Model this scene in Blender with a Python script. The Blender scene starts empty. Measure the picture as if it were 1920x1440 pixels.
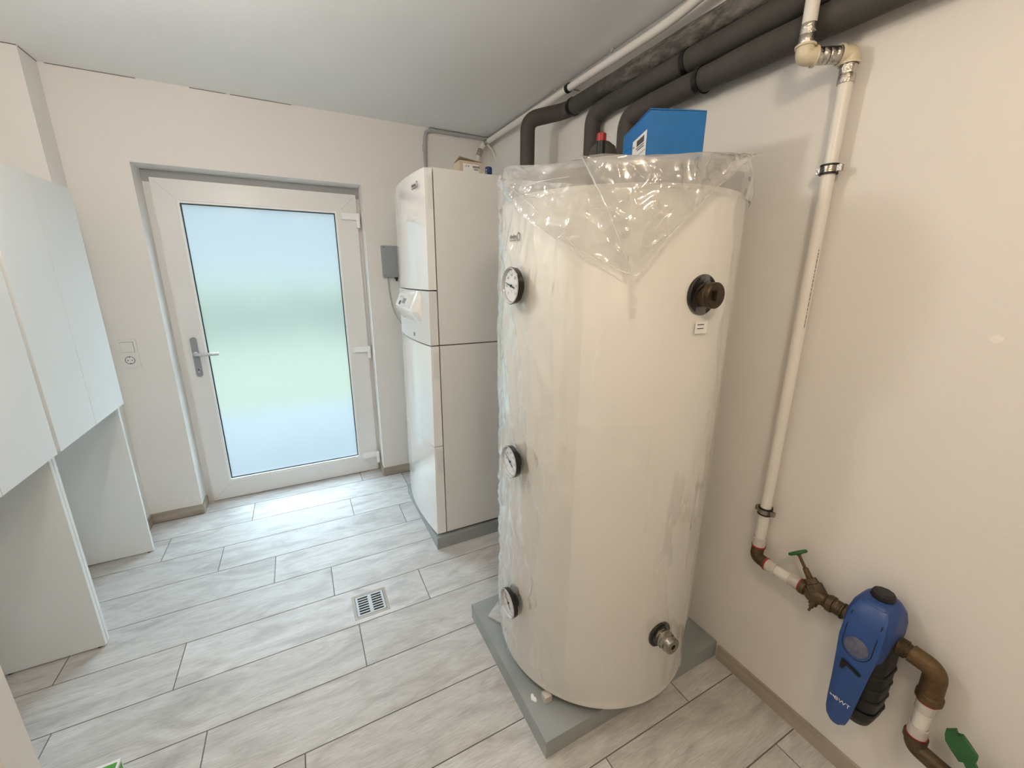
import bpy, bmesh, math, random
from mathutils import Vector, Matrix, noise

random.seed(7)
scn = bpy.context.scene
COL = scn.collection

# ---------------------------------------------------------------- camera
F_PX, YAW, PITCH, ROLL, CAM_Z = 763.485, 0.479496, 0.260241, 0.006699, 1.5037
_f = Vector((math.sin(YAW) * math.cos(PITCH), math.cos(YAW) * math.cos(PITCH), -math.sin(PITCH)))
_r0 = Vector((math.cos(YAW), -math.sin(YAW), 0))
_u0 = _r0.cross(_f)
_r = _r0 * math.cos(ROLL) + _u0 * math.sin(ROLL)
_u = -_r0 * math.sin(ROLL) + _u0 * math.cos(ROLL)
CAM = Vector((0, 0, CAM_Z))
cam_data = bpy.data.cameras.new('camera')
cam_data.sensor_width = 36.0
cam_data.lens = 36.0 * F_PX / 1920.0
cam_data.clip_start = 0.02
cam = bpy.data.objects.new('camera', cam_data)
COL.objects.link(cam)
rot = Matrix((_r, _u, -_f)).transposed().to_4x4()
cam.matrix_world = Matrix.Translation(CAM) @ rot
scn.camera = cam


def ray(px, py):
    return _r * ((px - 960) / F_PX) + _u * ((720 - py) / F_PX) + _f


def on_x(px, py, x):
    d = ray(px, py)
    return CAM + d * (x / d.x)


def on_y(px, py, y):
    d = ray(px, py)
    return CAM + d * (y / d.y)


def on_z(px, py, z=0.0):
    d = ray(px, py)
    return CAM + d * ((z - CAM_Z) / d.z)


# ---------------------------------------------------------------- world, lights, exposure
world = bpy.data.worlds.new('sky')
scn.world = world
world.use_nodes = True
wn, wl = world.node_tree.nodes, world.node_tree.links
bg = wn['Background']
tc = wn.new('ShaderNodeTexCoord')
sep = wn.new('ShaderNodeSeparateXYZ')
# overcast daylight: three times as bright overhead as at the horizon
SKY = 3.6
wl.new(tc.outputs['Generated'], sep.inputs[0])
mxz = wn.new('ShaderNodeMath'); mxz.operation = 'MAXIMUM'; mxz.inputs[1].default_value = 0.0
wl.new(sep.outputs['Z'], mxz.inputs[0])
mad = wn.new('ShaderNodeMath'); mad.operation = 'MULTIPLY_ADD'; mad.inputs[1].default_value = 2.0 * SKY; mad.inputs[2].default_value = SKY
wl.new(mxz.outputs[0], mad.inputs[0])
bg.inputs['Color'].default_value = (0.70, 0.865, 1.0, 1)
wl.new(mad.outputs[0], bg.inputs['Strength'])


def point_light(name, loc, power, color, radius):
    l = bpy.data.lights.new(name, 'POINT')
    l.energy = power
    l.color = color
    l.shadow_soft_size = radius
    o = bpy.data.objects.new(name, l)
    o.location = loc
    COL.objects.link(o)
    return o


point_light('ceiling_bulb', (0.15, -0.25, 2.30), 15.2, (1.0, 0.81, 0.59), 0.09)
point_light('ceiling_bulb', (-0.42, 1.30, 2.12), 12.0, (1.0, 0.93, 0.85), 0.07)

scn.view_settings.view_transform = 'Standard'
scn.view_settings.look = 'None'
scn.view_settings.gamma = 1.0
scn.view_settings.use_curve_mapping = False
scn.view_settings.exposure = 0.6
scn.cycles.use_denoising = True
scn.cycles.max_bounces = 14
scn.cycles.diffuse_bounces = 6
scn.cycles.glossy_bounces = 5
scn.cycles.transmission_bounces = 8
scn.cycles.transparent_max_bounces = 24
scn.cycles.caustics_refractive = True
scn.cycles.sample_clamp_indirect = 6.0


# ---------------------------------------------------------------- materials
def lin(c):
    return tuple((v / 12.92 if v <= 0.04045 else ((v + 0.055) / 1.055) ** 2.4) for v in c)


MATS = {}


def mat(name, rgb, rough=0.5, metal=0.0, var=0.03, scale=6.0, bump=0.0, bscale=80.0, stretch=None, coat=0.0, spec=0.5):
    """procedural principled material: sRGB colour, slight noise variation, optional bump"""
    m = bpy.data.materials.new(name)
    m.use_nodes = True
    nt = m.node_tree
    b = nt.nodes['Principled BSDF']
    c = lin(rgb)
    tcn = nt.nodes.new('ShaderNodeTexCoord')
    mp = nt.nodes.new('ShaderNodeMapping')
    nt.links.new(tcn.outputs['Object'], mp.inputs[0])
    if stretch:
        mp.inputs['Scale'].default_value = stretch
    nz = nt.nodes.new('ShaderNodeTexNoise')
    nz.inputs['Scale'].default_value = scale
    nz.inputs['Detail'].default_value = 5
    nt.links.new(mp.outputs[0], nz.inputs['Vector'])
    rp = nt.nodes.new('ShaderNodeValToRGB')
    rp.color_ramp.elements[0].position = 0.3
    rp.color_ramp.elements[1].position = 0.7
    rp.color_ramp.elements[0].color = tuple(max(0, v * (1 - var)) for v in c) + (1,)
    rp.color_ramp.elements[1].color = tuple(min(1, v * (1 + var)) for v in c) + (1,)
    nt.links.new(nz.outputs['Fac'], rp.inputs[0])
    nt.links.new(rp.outputs[0], b.inputs['Base Color'])
    b.inputs['Roughness'].default_value = rough
    b.inputs['Metallic'].default_value = metal
    b.inputs['Specular IOR Level'].default_value = spec
    if coat:
        b.inputs['Coat Weight'].default_value = coat
        b.inputs['Coat Roughness'].default_value = 0.08
    if bump:
        n2 = nt.nodes.new('ShaderNodeTexNoise')
        n2.inputs['Scale'].default_value = bscale
        n2.inputs['Detail'].default_value = 4
        nt.links.new(mp.outputs[0], n2.inputs['Vector'])
        bp = nt.nodes.new('ShaderNodeBump')
        bp.inputs['Strength'].default_value = bump
        bp.inputs['Distance'].default_value = 0.01
        nt.links.new(n2.outputs['Fac'], bp.inputs['Height'])
        nt.links.new(bp.outputs[0], b.inputs['Normal'])
    MATS[name] = m
    return m


mat('wall_paint', (0.905, 0.893, 0.878), 0.85, bump=0.06, bscale=140, var=0.012, scale=2.5)
mat('ceiling_paint', (0.925, 0.925, 0.922), 0.9, bump=0.05, bscale=120, var=0.01, scale=2)
mat('grout', (0.44, 0.44, 0.455), 0.9, var=0.08, scale=30)
mat('skirting_tile', (0.66, 0.62, 0.57), 0.45, var=0.16, scale=5, stretch=(1, 1, 9))
mat('white_pvc', (0.90, 0.895, 0.89), 0.32, var=0.01)
mat('white_board', (0.90, 0.905, 0.90), 0.38, var=0.008, scale=2)
mat('white_edge', (0.95, 0.955, 0.95), 0.4, var=0.005)
mat('dark_gasket', (0.16, 0.20, 0.24), 0.5)
mat('grey_metal', (0.60, 0.61, 0.62), 0.38, metal=0.35, var=0.03, scale=20)
mat('silver_metal', (0.80, 0.80, 0.81), 0.28, metal=0.7, var=0.03, scale=20)
mat('grate_metal', (0.74, 0.75, 0.76), 0.55, metal=0.15, var=0.03, scale=20)
mat('steel', (0.62, 0.60, 0.56), 0.27, metal=1.0, var=0.10, scale=60, bump=0.15, bscale=180)
mat('chrome_sleeve', (0.78, 0.76, 0.73), 0.16, metal=1.0, var=0.08, scale=90, bump=0.25, bscale=260)
mat('switch_plastic', (0.90, 0.895, 0.88), 0.4, var=0.01)
mat('black_plastic', (0.06, 0.06, 0.063), 0.45, var=0.15, scale=30)
mat('black_gloss', (0.045, 0.045, 0.05), 0.18, var=0.1, scale=30)
mat('grey_plastic', (0.60, 0.61, 0.62), 0.5, var=0.02)
mat('conduit_grey', (0.66, 0.665, 0.67), 0.5, var=0.03)
mat('pump_white', (0.87, 0.868, 0.86), 0.35, var=0.008)
mat('pump_gloss', (0.93, 0.925, 0.915), 0.06, var=0.006, coat=0.6)
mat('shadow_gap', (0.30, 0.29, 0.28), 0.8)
mat('plinth_grey', (0.585, 0.605, 0.605), 0.36, var=0.07, scale=9, bump=0.05, bscale=60)
mat('tank_white', (0.905, 0.90, 0.885), 0.42, var=0.012, scale=3)
mat('tank_lid', (0.56, 0.555, 0.56), 0.55, var=0.04)
mat('print_dark', (0.26, 0.26, 0.27), 0.6)
mat('print_grey', (0.45, 0.45, 0.46), 0.6)
mat('print_white', (0.92, 0.92, 0.92), 0.6)
mat('lens_grey', (0.72, 0.72, 0.73), 0.12, var=0.03, coat=0.5)
mat('label_white', (0.93, 0.93, 0.92), 0.55, var=0.01)
mat('dial_white', (0.93, 0.93, 0.94), 0.4, var=0.005)
mat('rubber_black', (0.10, 0.095, 0.095), 0.55, var=0.2, scale=25, bump=0.1)
mat('insulation', (0.275, 0.262, 0.25), 0.75, var=0.16, scale=7, bump=0.10, bscale=70)
mat('strap_black', (0.03, 0.03, 0.03), 0.4)
mat('pipe_white', (0.90, 0.885, 0.86), 0.35, var=0.015)
mat('ppsu_cream', (0.84, 0.80, 0.70), 0.42, var=0.06, scale=25)
mat('brass_old', (0.40, 0.32, 0.22), 0.52, metal=0.6, var=0.28, scale=30, bump=0.3, bscale=120)
mat('brass_dark', (0.36, 0.30, 0.23), 0.5, metal=0.6, var=0.30, scale=25, bump=0.35, bscale=110)
mat('brass_bright', (0.74, 0.62, 0.36), 0.3, metal=0.9, var=0.12, scale=25)
mat('bronze_plug', (0.27, 0.22, 0.18), 0.36, metal=0.7, var=0.2, scale=30, bump=0.15)
mat('red_plastic', (0.62, 0.13, 0.15), 0.4, var=0.1)
mat('red_ring', (0.58, 0.16, 0.17), 0.4, var=0.12, scale=30)
mat('clear_ring', (0.78, 0.76, 0.73), 0.18, var=0.06, scale=30, coat=0.4)
mat('green_paint', (0.16, 0.38, 0.21), 0.42, var=0.14, scale=25, bump=0.12)
mat('green_print', (0.33, 0.62, 0.28), 0.4, var=0.18, scale=14)
mat('filter_blue', (0.165, 0.30, 0.55), 0.42, var=0.07, scale=14)
mat('filter_blue_dark', (0.145, 0.27, 0.51), 0.42, var=0.07, scale=14)
mat('emblem_grey', (0.36, 0.38, 0.46), 0.35, var=0.25, scale=60)
mat('box_blue', (0.10, 0.44, 0.72), 0.55, var=0.06, scale=28, bump=0.05)
mat('box_blue_print', (0.19, 0.52, 0.78), 0.55, var=0.05)
mat('carton', (0.80, 0.735, 0.65), 0.75, var=0.05, scale=20)
mat('carton_inside', (0.42, 0.34, 0.27), 0.8, var=0.08)
mat('blue_cap', (0.10, 0.28, 0.55), 0.4)
mat('wall_filler', (0.94, 0.93, 0.91), 0.9, var=0.01)
mat('cavity', (0.03, 0.03, 0.03), 0.8)
mat('screen_lcd', (0.50, 0.51, 0.48), 0.25, var=0.03)
mat('paving', (0.235, 0.235, 0.235), 0.9, var=0.08, scale=3)
mat('lawn', (0.235, 0.232, 0.15), 0.95, var=0.22, scale=4)
mat('hedge', (0.335, 0.345, 0.265), 0.95, var=0.35, scale=3)
mat('screen_wall_grey', (0.36, 0.355, 0.35), 0.9, var=0.02)


def plank_material():
    m = bpy.data.materials.new('wood_look_tile')
    m.use_nodes = True
    nt = m.node_tree
    N, L = nt.nodes, nt.links
    b = N['Principled BSDF']
    tcn = N.new('ShaderNodeTexCoord')
    oi = N.new('ShaderNodeObjectInfo')
    mul = N.new('ShaderNodeMath'); mul.operation = 'MULTIPLY'; mul.inputs[1].default_value = 37.0
    L.new(oi.outputs['Random'], mul.inputs[0])
    cmb = N.new('ShaderNodeCombineXYZ')
    for i in range(3):
        L.new(mul.outputs[0], cmb.inputs[i])
    add = N.new('ShaderNodeVectorMath'); add.operation = 'ADD'
    L.new(tcn.outputs['Object'], add.inputs[0]); L.new(cmb.outputs[0], add.inputs[1])

    def streak(sx, sy, scale, detail, dist):
        mp = N.new('ShaderNodeMapping'); mp.inputs['Scale'].default_value = (sx, sy, 1)
        L.new(add.outputs[0], mp.inputs[0])
        n = N.new('ShaderNodeTexNoise'); n.inputs['Scale'].default_value = scale
        n.inputs['Detail'].default_value = detail; n.inputs['Distortion'].default_value = dist
        L.new(mp.outputs[0], n.inputs['Vector'])
        return n
    big = streak(1.3, 4.2, 2.6, 9, 1.6)
    fine = streak(3.0, 34, 7.0, 9, 0.7)
    r1 = N.new('ShaderNodeValToRGB')
    e = r1.color_ramp.elements
    e[0].position = 0.28; e[0].color = lin((0.715, 0.70, 0.69)) + (1,)
    e[1].position = 0.72; e[1].color = lin((0.855, 0.85, 0.845)) + (1,)
    mid = r1.color_ramp.elements.new(0.5); mid.color = lin((0.81, 0.80, 0.79)) + (1,)
    L.new(big.outputs['Fac'], r1.inputs[0])
    r2 = N.new('ShaderNodeValToRGB')
    r2.color_ramp.elements[0].position = 0.33; r2.color_ramp.elements[0].color = (0.76, 0.755, 0.75, 1)
    r2.color_ramp.elements[1].position = 0.62; r2.color_ramp.elements[1].color = (1, 1, 1, 1)
    L.new(fine.outputs['Fac'], r2.inputs[0])
    mx = N.new('ShaderNodeMix'); mx.data_type = 'RGBA'; mx.blend_type = 'MULTIPLY'
    mx.inputs['Factor'].default_value = 0.8
    L.new(r1.outputs[0], mx.inputs['A']); L.new(r2.outputs[0], mx.inputs['B'])
    # per plank tone
    tone = N.new('ShaderNodeValToRGB')
    tone.color_ramp.elements[0].color = (0.90, 0.89, 0.88, 1)
    tone.color_ramp.elements[1].color = (1.04, 1.04, 1.04, 1)
    L.new(oi.outputs['Random'], tone.inputs[0])
    mx2 = N.new('ShaderNodeMix'); mx2.data_type = 'RGBA'; mx2.blend_type = 'MULTIPLY'
    mx2.inputs['Factor'].default_value = 1.0
    L.new(mx.outputs['Result'], mx2.inputs['A']); L.new(tone.outputs[0], mx2.inputs['B'])
    L.new(mx2.outputs['Result'], b.inputs['Base Color'])
    b.inputs['Roughness'].default_value = 0.52
    bp = N.new('ShaderNodeBump'); bp.inputs['Strength'].default_value = 0.10; bp.inputs['Distance'].default_value = 0.004
    L.new(fine.outputs['Fac'], bp.inputs['Height']); L.new(bp.outputs[0], b.inputs['Normal'])
    MATS['plank'] = m


plank_material()


def dusty_insulation():
    m = mat('insulation_dusty', (0.29, 0.278, 0.265), 0.8, var=0.2, scale=9, bump=0.5, bscale=22)
    nt = m.node_tree
    b = nt.nodes['Principled BSDF']
    src = b.inputs['Base Color'].links[0].from_socket
    tcn = nt.nodes.new('ShaderNodeTexCoord')
    mp = nt.nodes.new('ShaderNodeMapping'); mp.inputs['Scale'].default_value = (3, 1, 3)
    nt.links.new(tcn.outputs['Object'], mp.inputs[0])
    n = nt.nodes.new('ShaderNodeTexNoise'); n.inputs['Scale'].default_value = 7; n.inputs['Detail'].default_value = 9
    n.inputs['Roughness'].default_value = 0.7
    nt.links.new(mp.outputs[0], n.inputs['Vector'])
    r = nt.nodes.new('ShaderNodeValToRGB'); r.color_ramp.elements[0].position = 0.47; r.color_ramp.elements[1].position = 0.72
    nt.links.new(n.outputs['Fac'], r.inputs[0])
    mx = nt.nodes.new('ShaderNodeMix'); mx.data_type = 'RGBA'
    nt.links.new(r.outputs[0], mx.inputs['Factor'])
    nt.links.new(src, mx.inputs['A'])
    mx.inputs['B'].default_value = lin((0.58, 0.56, 0.53)) + (1,)
    nt.links.new(mx.outputs['Result'], b.inputs['Base Color'])


dusty_insulation()


def frosted_glass():
    m = bpy.data.materials.new('frosted_glass')
    m.use_nodes = True
    nt = m.node_tree
    N, L = nt.nodes, nt.links
    N.remove(N['Principled BSDF'])
    out = N['Material Output']
    g = N.new('ShaderNodeBsdfRefraction'); g.inputs['Roughness'].default_value = 0.38; g.inputs['IOR'].default_value = 1.25
    g.inputs['Color'].default_value = (0.93, 0.97, 0.97, 1)
    t = N.new('ShaderNodeBsdfTranslucent'); t.inputs['Color'].default_value = (0.93, 0.97, 0.98, 1)
    gl = N.new('ShaderNodeBsdfGlossy'); gl.inputs['Roughness'].default_value = 0.12; gl.inputs['Color'].default_value = (1, 1, 1, 1)
    nz = N.new('ShaderNodeTexNoise'); nz.inputs['Scale'].default_value = 900
    bp = N.new('ShaderNodeBump'); bp.inputs['Strength'].default_value = 0.05
    L.new(nz.outputs['Fac'], bp.inputs['Height']); L.new(bp.outputs[0], gl.inputs['Normal'])
    m1 = N.new('ShaderNodeMixShader'); m1.inputs[0].default_value = 0.06
    L.new(g.outputs[0], m1.inputs[1]); L.new(t.outputs[0], m1.inputs[2])
    m2 = N.new('ShaderNodeMixShader'); m2.inputs[0].default_value = 0.002
    L.new(m1.outputs[0], m2.inputs[1]); L.new(gl.outputs[0], m2.inputs[2])
    L.new(m2.outputs[0], out.inputs['Surface'])
    MATS['frosted_glass'] = m


frosted_glass()


def foil_material(name, clear, milk, gloss, bump=0.22):
    """thin polyethylene film: mostly see-through, a little milky, glossy sheen"""
    m = bpy.data.materials.new(name)
    m.use_nodes = True
    nt = m.node_tree
    N, L = nt.nodes, nt.links
    N.remove(N['Principled BSDF'])
    out = N['Material Output']
    tr = N.new('ShaderNodeBsdfTransparent'); tr.inputs['Color'].default_value = (clear, clear, clear * 0.995, 1)
    df = N.new('ShaderNodeBsdfDiffuse'); df.inputs['Color'].default_value = (0.90, 0.90, 0.89, 1)
    tl = N.new('ShaderNodeBsdfTranslucent'); tl.inputs['Color'].default_value = (0.90, 0.90, 0.89, 1)
    md = N.new('ShaderNodeMixShader'); md.inputs[0].default_value = 0.5
    L.new(df.outputs[0], md.inputs[1]); L.new(tl.outputs[0], md.inputs[2])
    gl = N.new('ShaderNodeBsdfGlossy'); gl.inputs['Roughness'].default_value = 0.09
    gl.inputs['Color'].default_value = (1, 1, 1, 1)
    tcn = N.new('ShaderNodeTexCoord')
    nz = N.new('ShaderNodeTexNoise'); nz.inputs['Scale'].default_value = 13; nz.inputs['Detail'].default_value = 4
    nz.noise_type = 'RIDGED_MULTIFRACTAL'
    nz.inputs['Distortion'].default_value = 0.6
    L.new(tcn.outputs['Object'], nz.inputs['Vector'])
    bp = N.new('ShaderNodeBump'); bp.inputs['Strength'].default_value = bump; bp.inputs['Distance'].default_value = 0.010
    L.new(nz.outputs['Fac'], bp.inputs['Height']); L.new(bp.outputs[0], gl.inputs['Normal'])
    m1 = N.new('ShaderNodeMixShader'); m1.inputs[0].default_value = milk
    L.new(tr.outputs[0], m1.inputs[1]); L.new(md.outputs[0], m1.inputs[2])
    fr = N.new('ShaderNodeFresnel')
    geo = N.new('ShaderNodeNewGeometry')
    ior = N.new('ShaderNodeMath'); ior.operation = 'MULTIPLY_ADD'; ior.inputs[1].default_value = -0.83333; ior.inputs[2].default_value = 1.5
    L.new(geo.outputs['Backfacing'], ior.inputs[0]); L.new(ior.outputs[0], fr.inputs['IOR'])
    mulf = N.new('ShaderNodeMath'); mulf.operation = 'MULTIPLY'; mulf.inputs[1].default_value = gloss
    mulf.use_clamp = True
    L.new(fr.outputs[0], mulf.inputs[0])
    m2 = N.new('ShaderNodeMixShader')
    L.new(mulf.outputs[0], m2.inputs[0]); L.new(m1.outputs[0], m2.inputs[1]); L.new(gl.outputs[0], m2.inputs[2])
    L.new(m2.outputs[0], out.inputs['Surface'])
    MATS[name] = m


foil_material('foil_clear', 0.99, 0.04, 1.7, 0.12)
foil_material('foil_milky', 0.975, 0.25, 2.4, 0.22)
foil_material('foil_layer', 0.992, 0.06, 1.5, 0.12)
foil_material('foil_edge', 0.95, 0.60, 2.6, 0.10)


def gauge_glass():
    m = bpy.data.materials.new('gauge_glass')
    m.use_nodes = True
    nt = m.node_tree
    N, L = nt.nodes, nt.links
    N.remove(N['Principled BSDF'])
    tr = N.new('ShaderNodeBsdfTransparent')
    gl = N.new('ShaderNodeBsdfGlossy'); gl.inputs['Roughness'].default_value = 0.05
    nz = N.new('ShaderNodeTexNoise'); nz.inputs['Scale'].default_value = 3
    bp = N.new('ShaderNodeBump'); bp.inputs['Strength'].default_value = 0.01
    L.new(nz.outputs['Fac'], bp.inputs['Height']); L.new(bp.outputs[0], gl.inputs['Normal'])
    mx = N.new('ShaderNodeMixShader'); mx.inputs[0].default_value = 0.06
    L.new(tr.outputs[0], mx.inputs[1]); L.new(gl.outputs[0], mx.inputs[2])
    L.new(mx.outputs[0], N['Material Output'].inputs['Surface'])
    MATS['gauge_glass'] = m


gauge_glass()


# ---------------------------------------------------------------- mesh helpers
def box(bm, x0, x1, y0, y1, z0, z1):
    v = [bm.verts.new(p) for p in ((x0, y0, z0), (x1, y0, z0), (x1, y1, z0), (x0, y1, z0), (x0, y0, z1), (x1, y0, z1), (x1, y1, z1), (x0, y1, z1))]
    for f in ((3, 2, 1, 0), (4, 5, 6, 7), (0, 1, 5, 4), (1, 2, 6, 5), (2, 3, 7, 6), (3, 0, 4, 7)):
        bm.faces.new([v[i] for i in f])
    return v


def new_box(*a):
    bm = bmesh.new()
    box(bm, *a)
    return bm


def bev(bm, w, seg=2, ang=0.5):
    es = [e for e in bm.edges if len(e.link_faces) == 2 and e.calc_face_angle(0) > ang]
    bmesh.ops.bevel(bm, geom=es, offset=w, segments=seg, affect='EDGES', profile=0.5, clamp_overlap=True)
    return bm


def frame_of(axis):
    a = Vector(axis).normalized()
    h = Vector((0, 0, 1)) if abs(a.z) < 0.9 else Vector((0, 1, 0))
    s = h.cross(a).normalized()
    t = a.cross(s).normalized()
    return s, t, a


def lathe(bm, origin, axis, profile, seg=24, cap=True, fr=None):
    """profile: list of (distance along axis, radius)"""
    s, t, a = fr or frame_of(axis)
    o = Vector(origin)
    rings = []
    for d, r in profile:
        rings.append([bm.verts.new(o + a * d + (s * math.cos(2 * math.pi * k / seg) + t * math.sin(2 * math.pi * k / seg)) * r) for k in range(seg)])
    for i in range(len(rings) - 1):
        for k in range(seg):
            bm.faces.new((rings[i][k], rings[i][(k + 1) % seg], rings[i + 1][(k + 1) % seg], rings[i + 1][k]))
    if cap:
        bm.faces.new(list(reversed(rings[0])))
        bm.faces.new(rings[-1])
    return rings


def cylinder(bm, p0, p1, r, seg=20, r2=None):
    p0, p1 = Vector(p0), Vector(p1)
    lathe(bm, p0, p1 - p0, [(0, r), ((p1 - p0).length, r if r2 is None else r2)], seg)


def round_path(pts, rad, n=8):
    pts = [Vector(p) for p in pts]
    out = [pts[0]]
    for i in range(1, len(pts) - 1):
        a, b, c = pts[i - 1], pts[i], pts[i + 1]
        d0, d1 = (a - b), (c - b)
        l = min(rad, d0.length * 0.48, d1.length * 0.48)
        p, q = b + d0.normalized() * l, b + d1.normalized() * l
        for k in range(n + 1):
            t = k / n
            out.append(p * (1 - t) ** 2 + b * 2 * t * (1 - t) + q * t * t)
    out.append(pts[-1])
    return out


def tube(bm, pts, r, seg=16, cap=True):
    pts = [Vector(p) for p in pts]
    n = len(pts)
    tang = [(pts[min(i + 1, n - 1)] - pts[max(i - 1, 0)]).normalized() for i in range(n)]
    s, t, _ = frame_of(tang[0])
    rings = []
    for i in range(n):
        a = tang[i]
        s = (s - a * s.dot(a)).normalized()
        t = a.cross(s)
        rr = r[i] if isinstance(r, (list, tuple)) else r
        rings.append([bm.verts.new(pts[i] + (s * math.cos(2 * math.pi * k / seg) + t * math.sin(2 * math.pi * k / seg)) * rr) for k in range(seg)])
    for i in range(n - 1):
        for k in range(seg):
            bm.faces.new((rings[i][k], rings[i][(k + 1) % seg], rings[i + 1][(k + 1) % seg], rings[i + 1][k]))
    if cap:
        bm.faces.new(list(reversed(rings[0])))
        bm.faces.new(rings[-1])


def prism(bm, poly, origin, eu, ev, ew, depth):
    """2D polygon (u,v) placed at origin with axes eu, ev and extruded along ew by depth"""
    o, eu, ev, ew = Vector(origin), Vector(eu), Vector(ev), Vector(ew)
    a = [bm.verts.new(o + eu * p[0] + ev * p[1]) for p in poly]
    b = [bm.verts.new(o + eu * p[0] + ev * p[1] + ew * depth) for p in poly]
    n = len(poly)
    bm.faces.new(list(reversed(a)))
    bm.faces.new(b)
    for i in range(n):
        bm.faces.new((a[i], a[(i + 1) % n], b[(i + 1) % n], b[i]))


def rounded_rect(w, h, r, n=5):
    out = []
    for cx, cy, a0 in ((w / 2 - r, h / 2 - r, 0), (-w / 2 + r, h / 2 - r, 90), (-w / 2 + r, -h / 2 + r, 180), (w / 2 - r, -h / 2 + r, 270)):
        for k in range(n + 1):
            a = math.radians(a0 + 90 * k / n)
            out.append((cx + r * math.cos(a), cy + r * math.sin(a)))
    return out


_tcache = {}


def text_bm(s, size, origin, right, up, depth=0.0004, align='CENTER', bm=None):
    if s not in _tcache:
        cu = bpy.data.curves.new('lettering', 'FONT')
        cu.body = s
        cu.size = 1.0
        cu.align_x = 'CENTER'
        cu.align_y = 'CENTER'
        cu.resolution_u = 2
        ob = bpy.data.objects.new('lettering', cu)
        COL.objects.link(ob)
        dg = bpy.context.evaluated_depsgraph_get()
        me = bpy.data.meshes.new_from_object(ob.evaluated_get(dg))
        bpy.data.objects.remove(ob)
        bpy.data.curves.remove(cu)
        _tcache[s] = ([v.co.copy() for v in me.vertices], [tuple(p.vertices) for p in me.polygons])
        bpy.data.meshes.remove(me)
    vs, fs = _tcache[s]
    bm = bm or bmesh.new()
    right, up = Vector(right), Vector(up)
    nrm = right.cross(up).normalized()
    vv = [bm.verts.new(Vector(origin) + right * (v.x * size) + up * (v.y * size) + nrm * depth) for v in vs]
    for f in fs:
        try:
            bm.faces.new([vv[i] for i in f])
        except ValueError:
            pass
    return bm


def world_off(p):
    v = Vector((0, 0, 0))
    while p is not None:
        v += p.location
        p = p.parent
    return v


def obj(name, bm, material, parent=None, smooth=None, fix=True):
    me = bpy.data.meshes.new(name)
    if fix:
        bmesh.ops.recalc_face_normals(bm, faces=bm.faces[:])
    if parent is not None:
        off = world_off(parent)
        bmesh.ops.translate(bm, verts=bm.verts[:], vec=-off)
    if smooth is not None:
        for f in bm.faces:
            f.smooth = True
        for e in bm.edges:
            if len(e.link_faces) == 2 and e.calc_face_angle(0) > math.radians(smooth):
                e.smooth = False
    bm.to_mesh(me)
    bm.free()
    me.materials.append(MATS[material] if isinstance(material, str) else material)
    o = bpy.data.objects.new(name, me)
    COL.objects.link(o)
    if parent is not None:
        o.parent = parent
    return o


def tag(o, label, cat, group=None):
    o['label'] = label
    o['category'] = cat
    if group:
        o['group'] = group
    return o


def thing(name, label, cat, loc, group=None):
    o = bpy.data.objects.new(name, None)
    o.empty_display_size = 0.05
    o.location = loc
    COL.objects.link(o)
    return tag(o, label, cat, group)


def struct(name, bm, material, parent=None, label=None, smooth=None):
    o = obj(name, bm, material, parent, smooth)
    if parent is None:
        o['kind'] = 'structure'
        if label:
            o['label'] = label
    return o


def struct_root(name, loc, label=None):
    o = bpy.data.objects.new(name, None)
    o.empty_display_size = 0.05
    o.location = loc
    COL.objects.link(o)
    o['kind'] = 'structure'
    if label:
        o['label'] = label
    return o


# ---------------------------------------------------------------- room shell
XR, YB, ZC = 1.364, 3.000, 2.458        # right wall, back wall, ceiling
XL, XLP, YP = -1.172, -0.955, 2.838     # left wall behind the cabinets, pier face, pier front
YF = -1.60                              # wall behind the camera
DX0, DX1, DZ1 = -0.693, 0.452, 2.064    # door reveal
YD = 3.135                              # door leaf plane
YO = 3.30

bm = bmesh.new()
box(bm, XL - 0.2, DX0, YB, YO, -0.1, ZC + 0.1)
box(bm, DX1, XR + 0.2, YB, YO, -0.1, ZC + 0.1)
box(bm, DX0, DX1, YB, YO, DZ1, ZC + 0.1)
struct('wall_back', bm, 'wall_paint', label='white plastered back wall around the glazed door')
struct('wall_right', new_box(XR, XR + 0.2, YF, YB, -0.1, ZC + 0.1), 'wall_paint', label='white plastered wall behind the water tank')
bm = bmesh.new()
box(bm, XL - 0.2, XL, YF, YB, -0.1, ZC + 0.1)
struct('wall_left', bm, 'wall_paint', label='white plastered wall behind the cabinets')
struct('wall_pier', new_box(XL, XLP, YP, YB, 0.0, ZC), 'wall_paint', label='narrow white wall pier in the corner left of the door')
struct('wall_front', new_box(XL - 0.2, XR + 0.2, YF - 0.2, YF, -0.1, ZC + 0.1), 'wall_paint', label='white wall behind the viewer')
struct('ceiling', new_box(XL - 0.2, XR + 0.2, YF - 0.2, YO, ZC, ZC + 0.2), 'ceiling_paint')
# crack lines between ceiling and back wall
bm = bmesh.new()
for x0, x1 in ((-0.93, -0.60), (-0.38, -0.22), (-0.20, 0.10)):
    box(bm, x0, x1, YB - 0.0012, YB, ZC - 0.004, ZC - 0.0015)
box(bm, XLP, XLP + 0.0012, YP + 0.01, YB, ZC - 0.004, ZC - 0.0015)
box(bm, XL, XLP, YP - 0.0012, YP, ZC - 0.004, ZC - 0.0015)
struct('trim_2', bm, 'shadow_gap', label='thin dark hairline crack under the ceiling')

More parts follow.
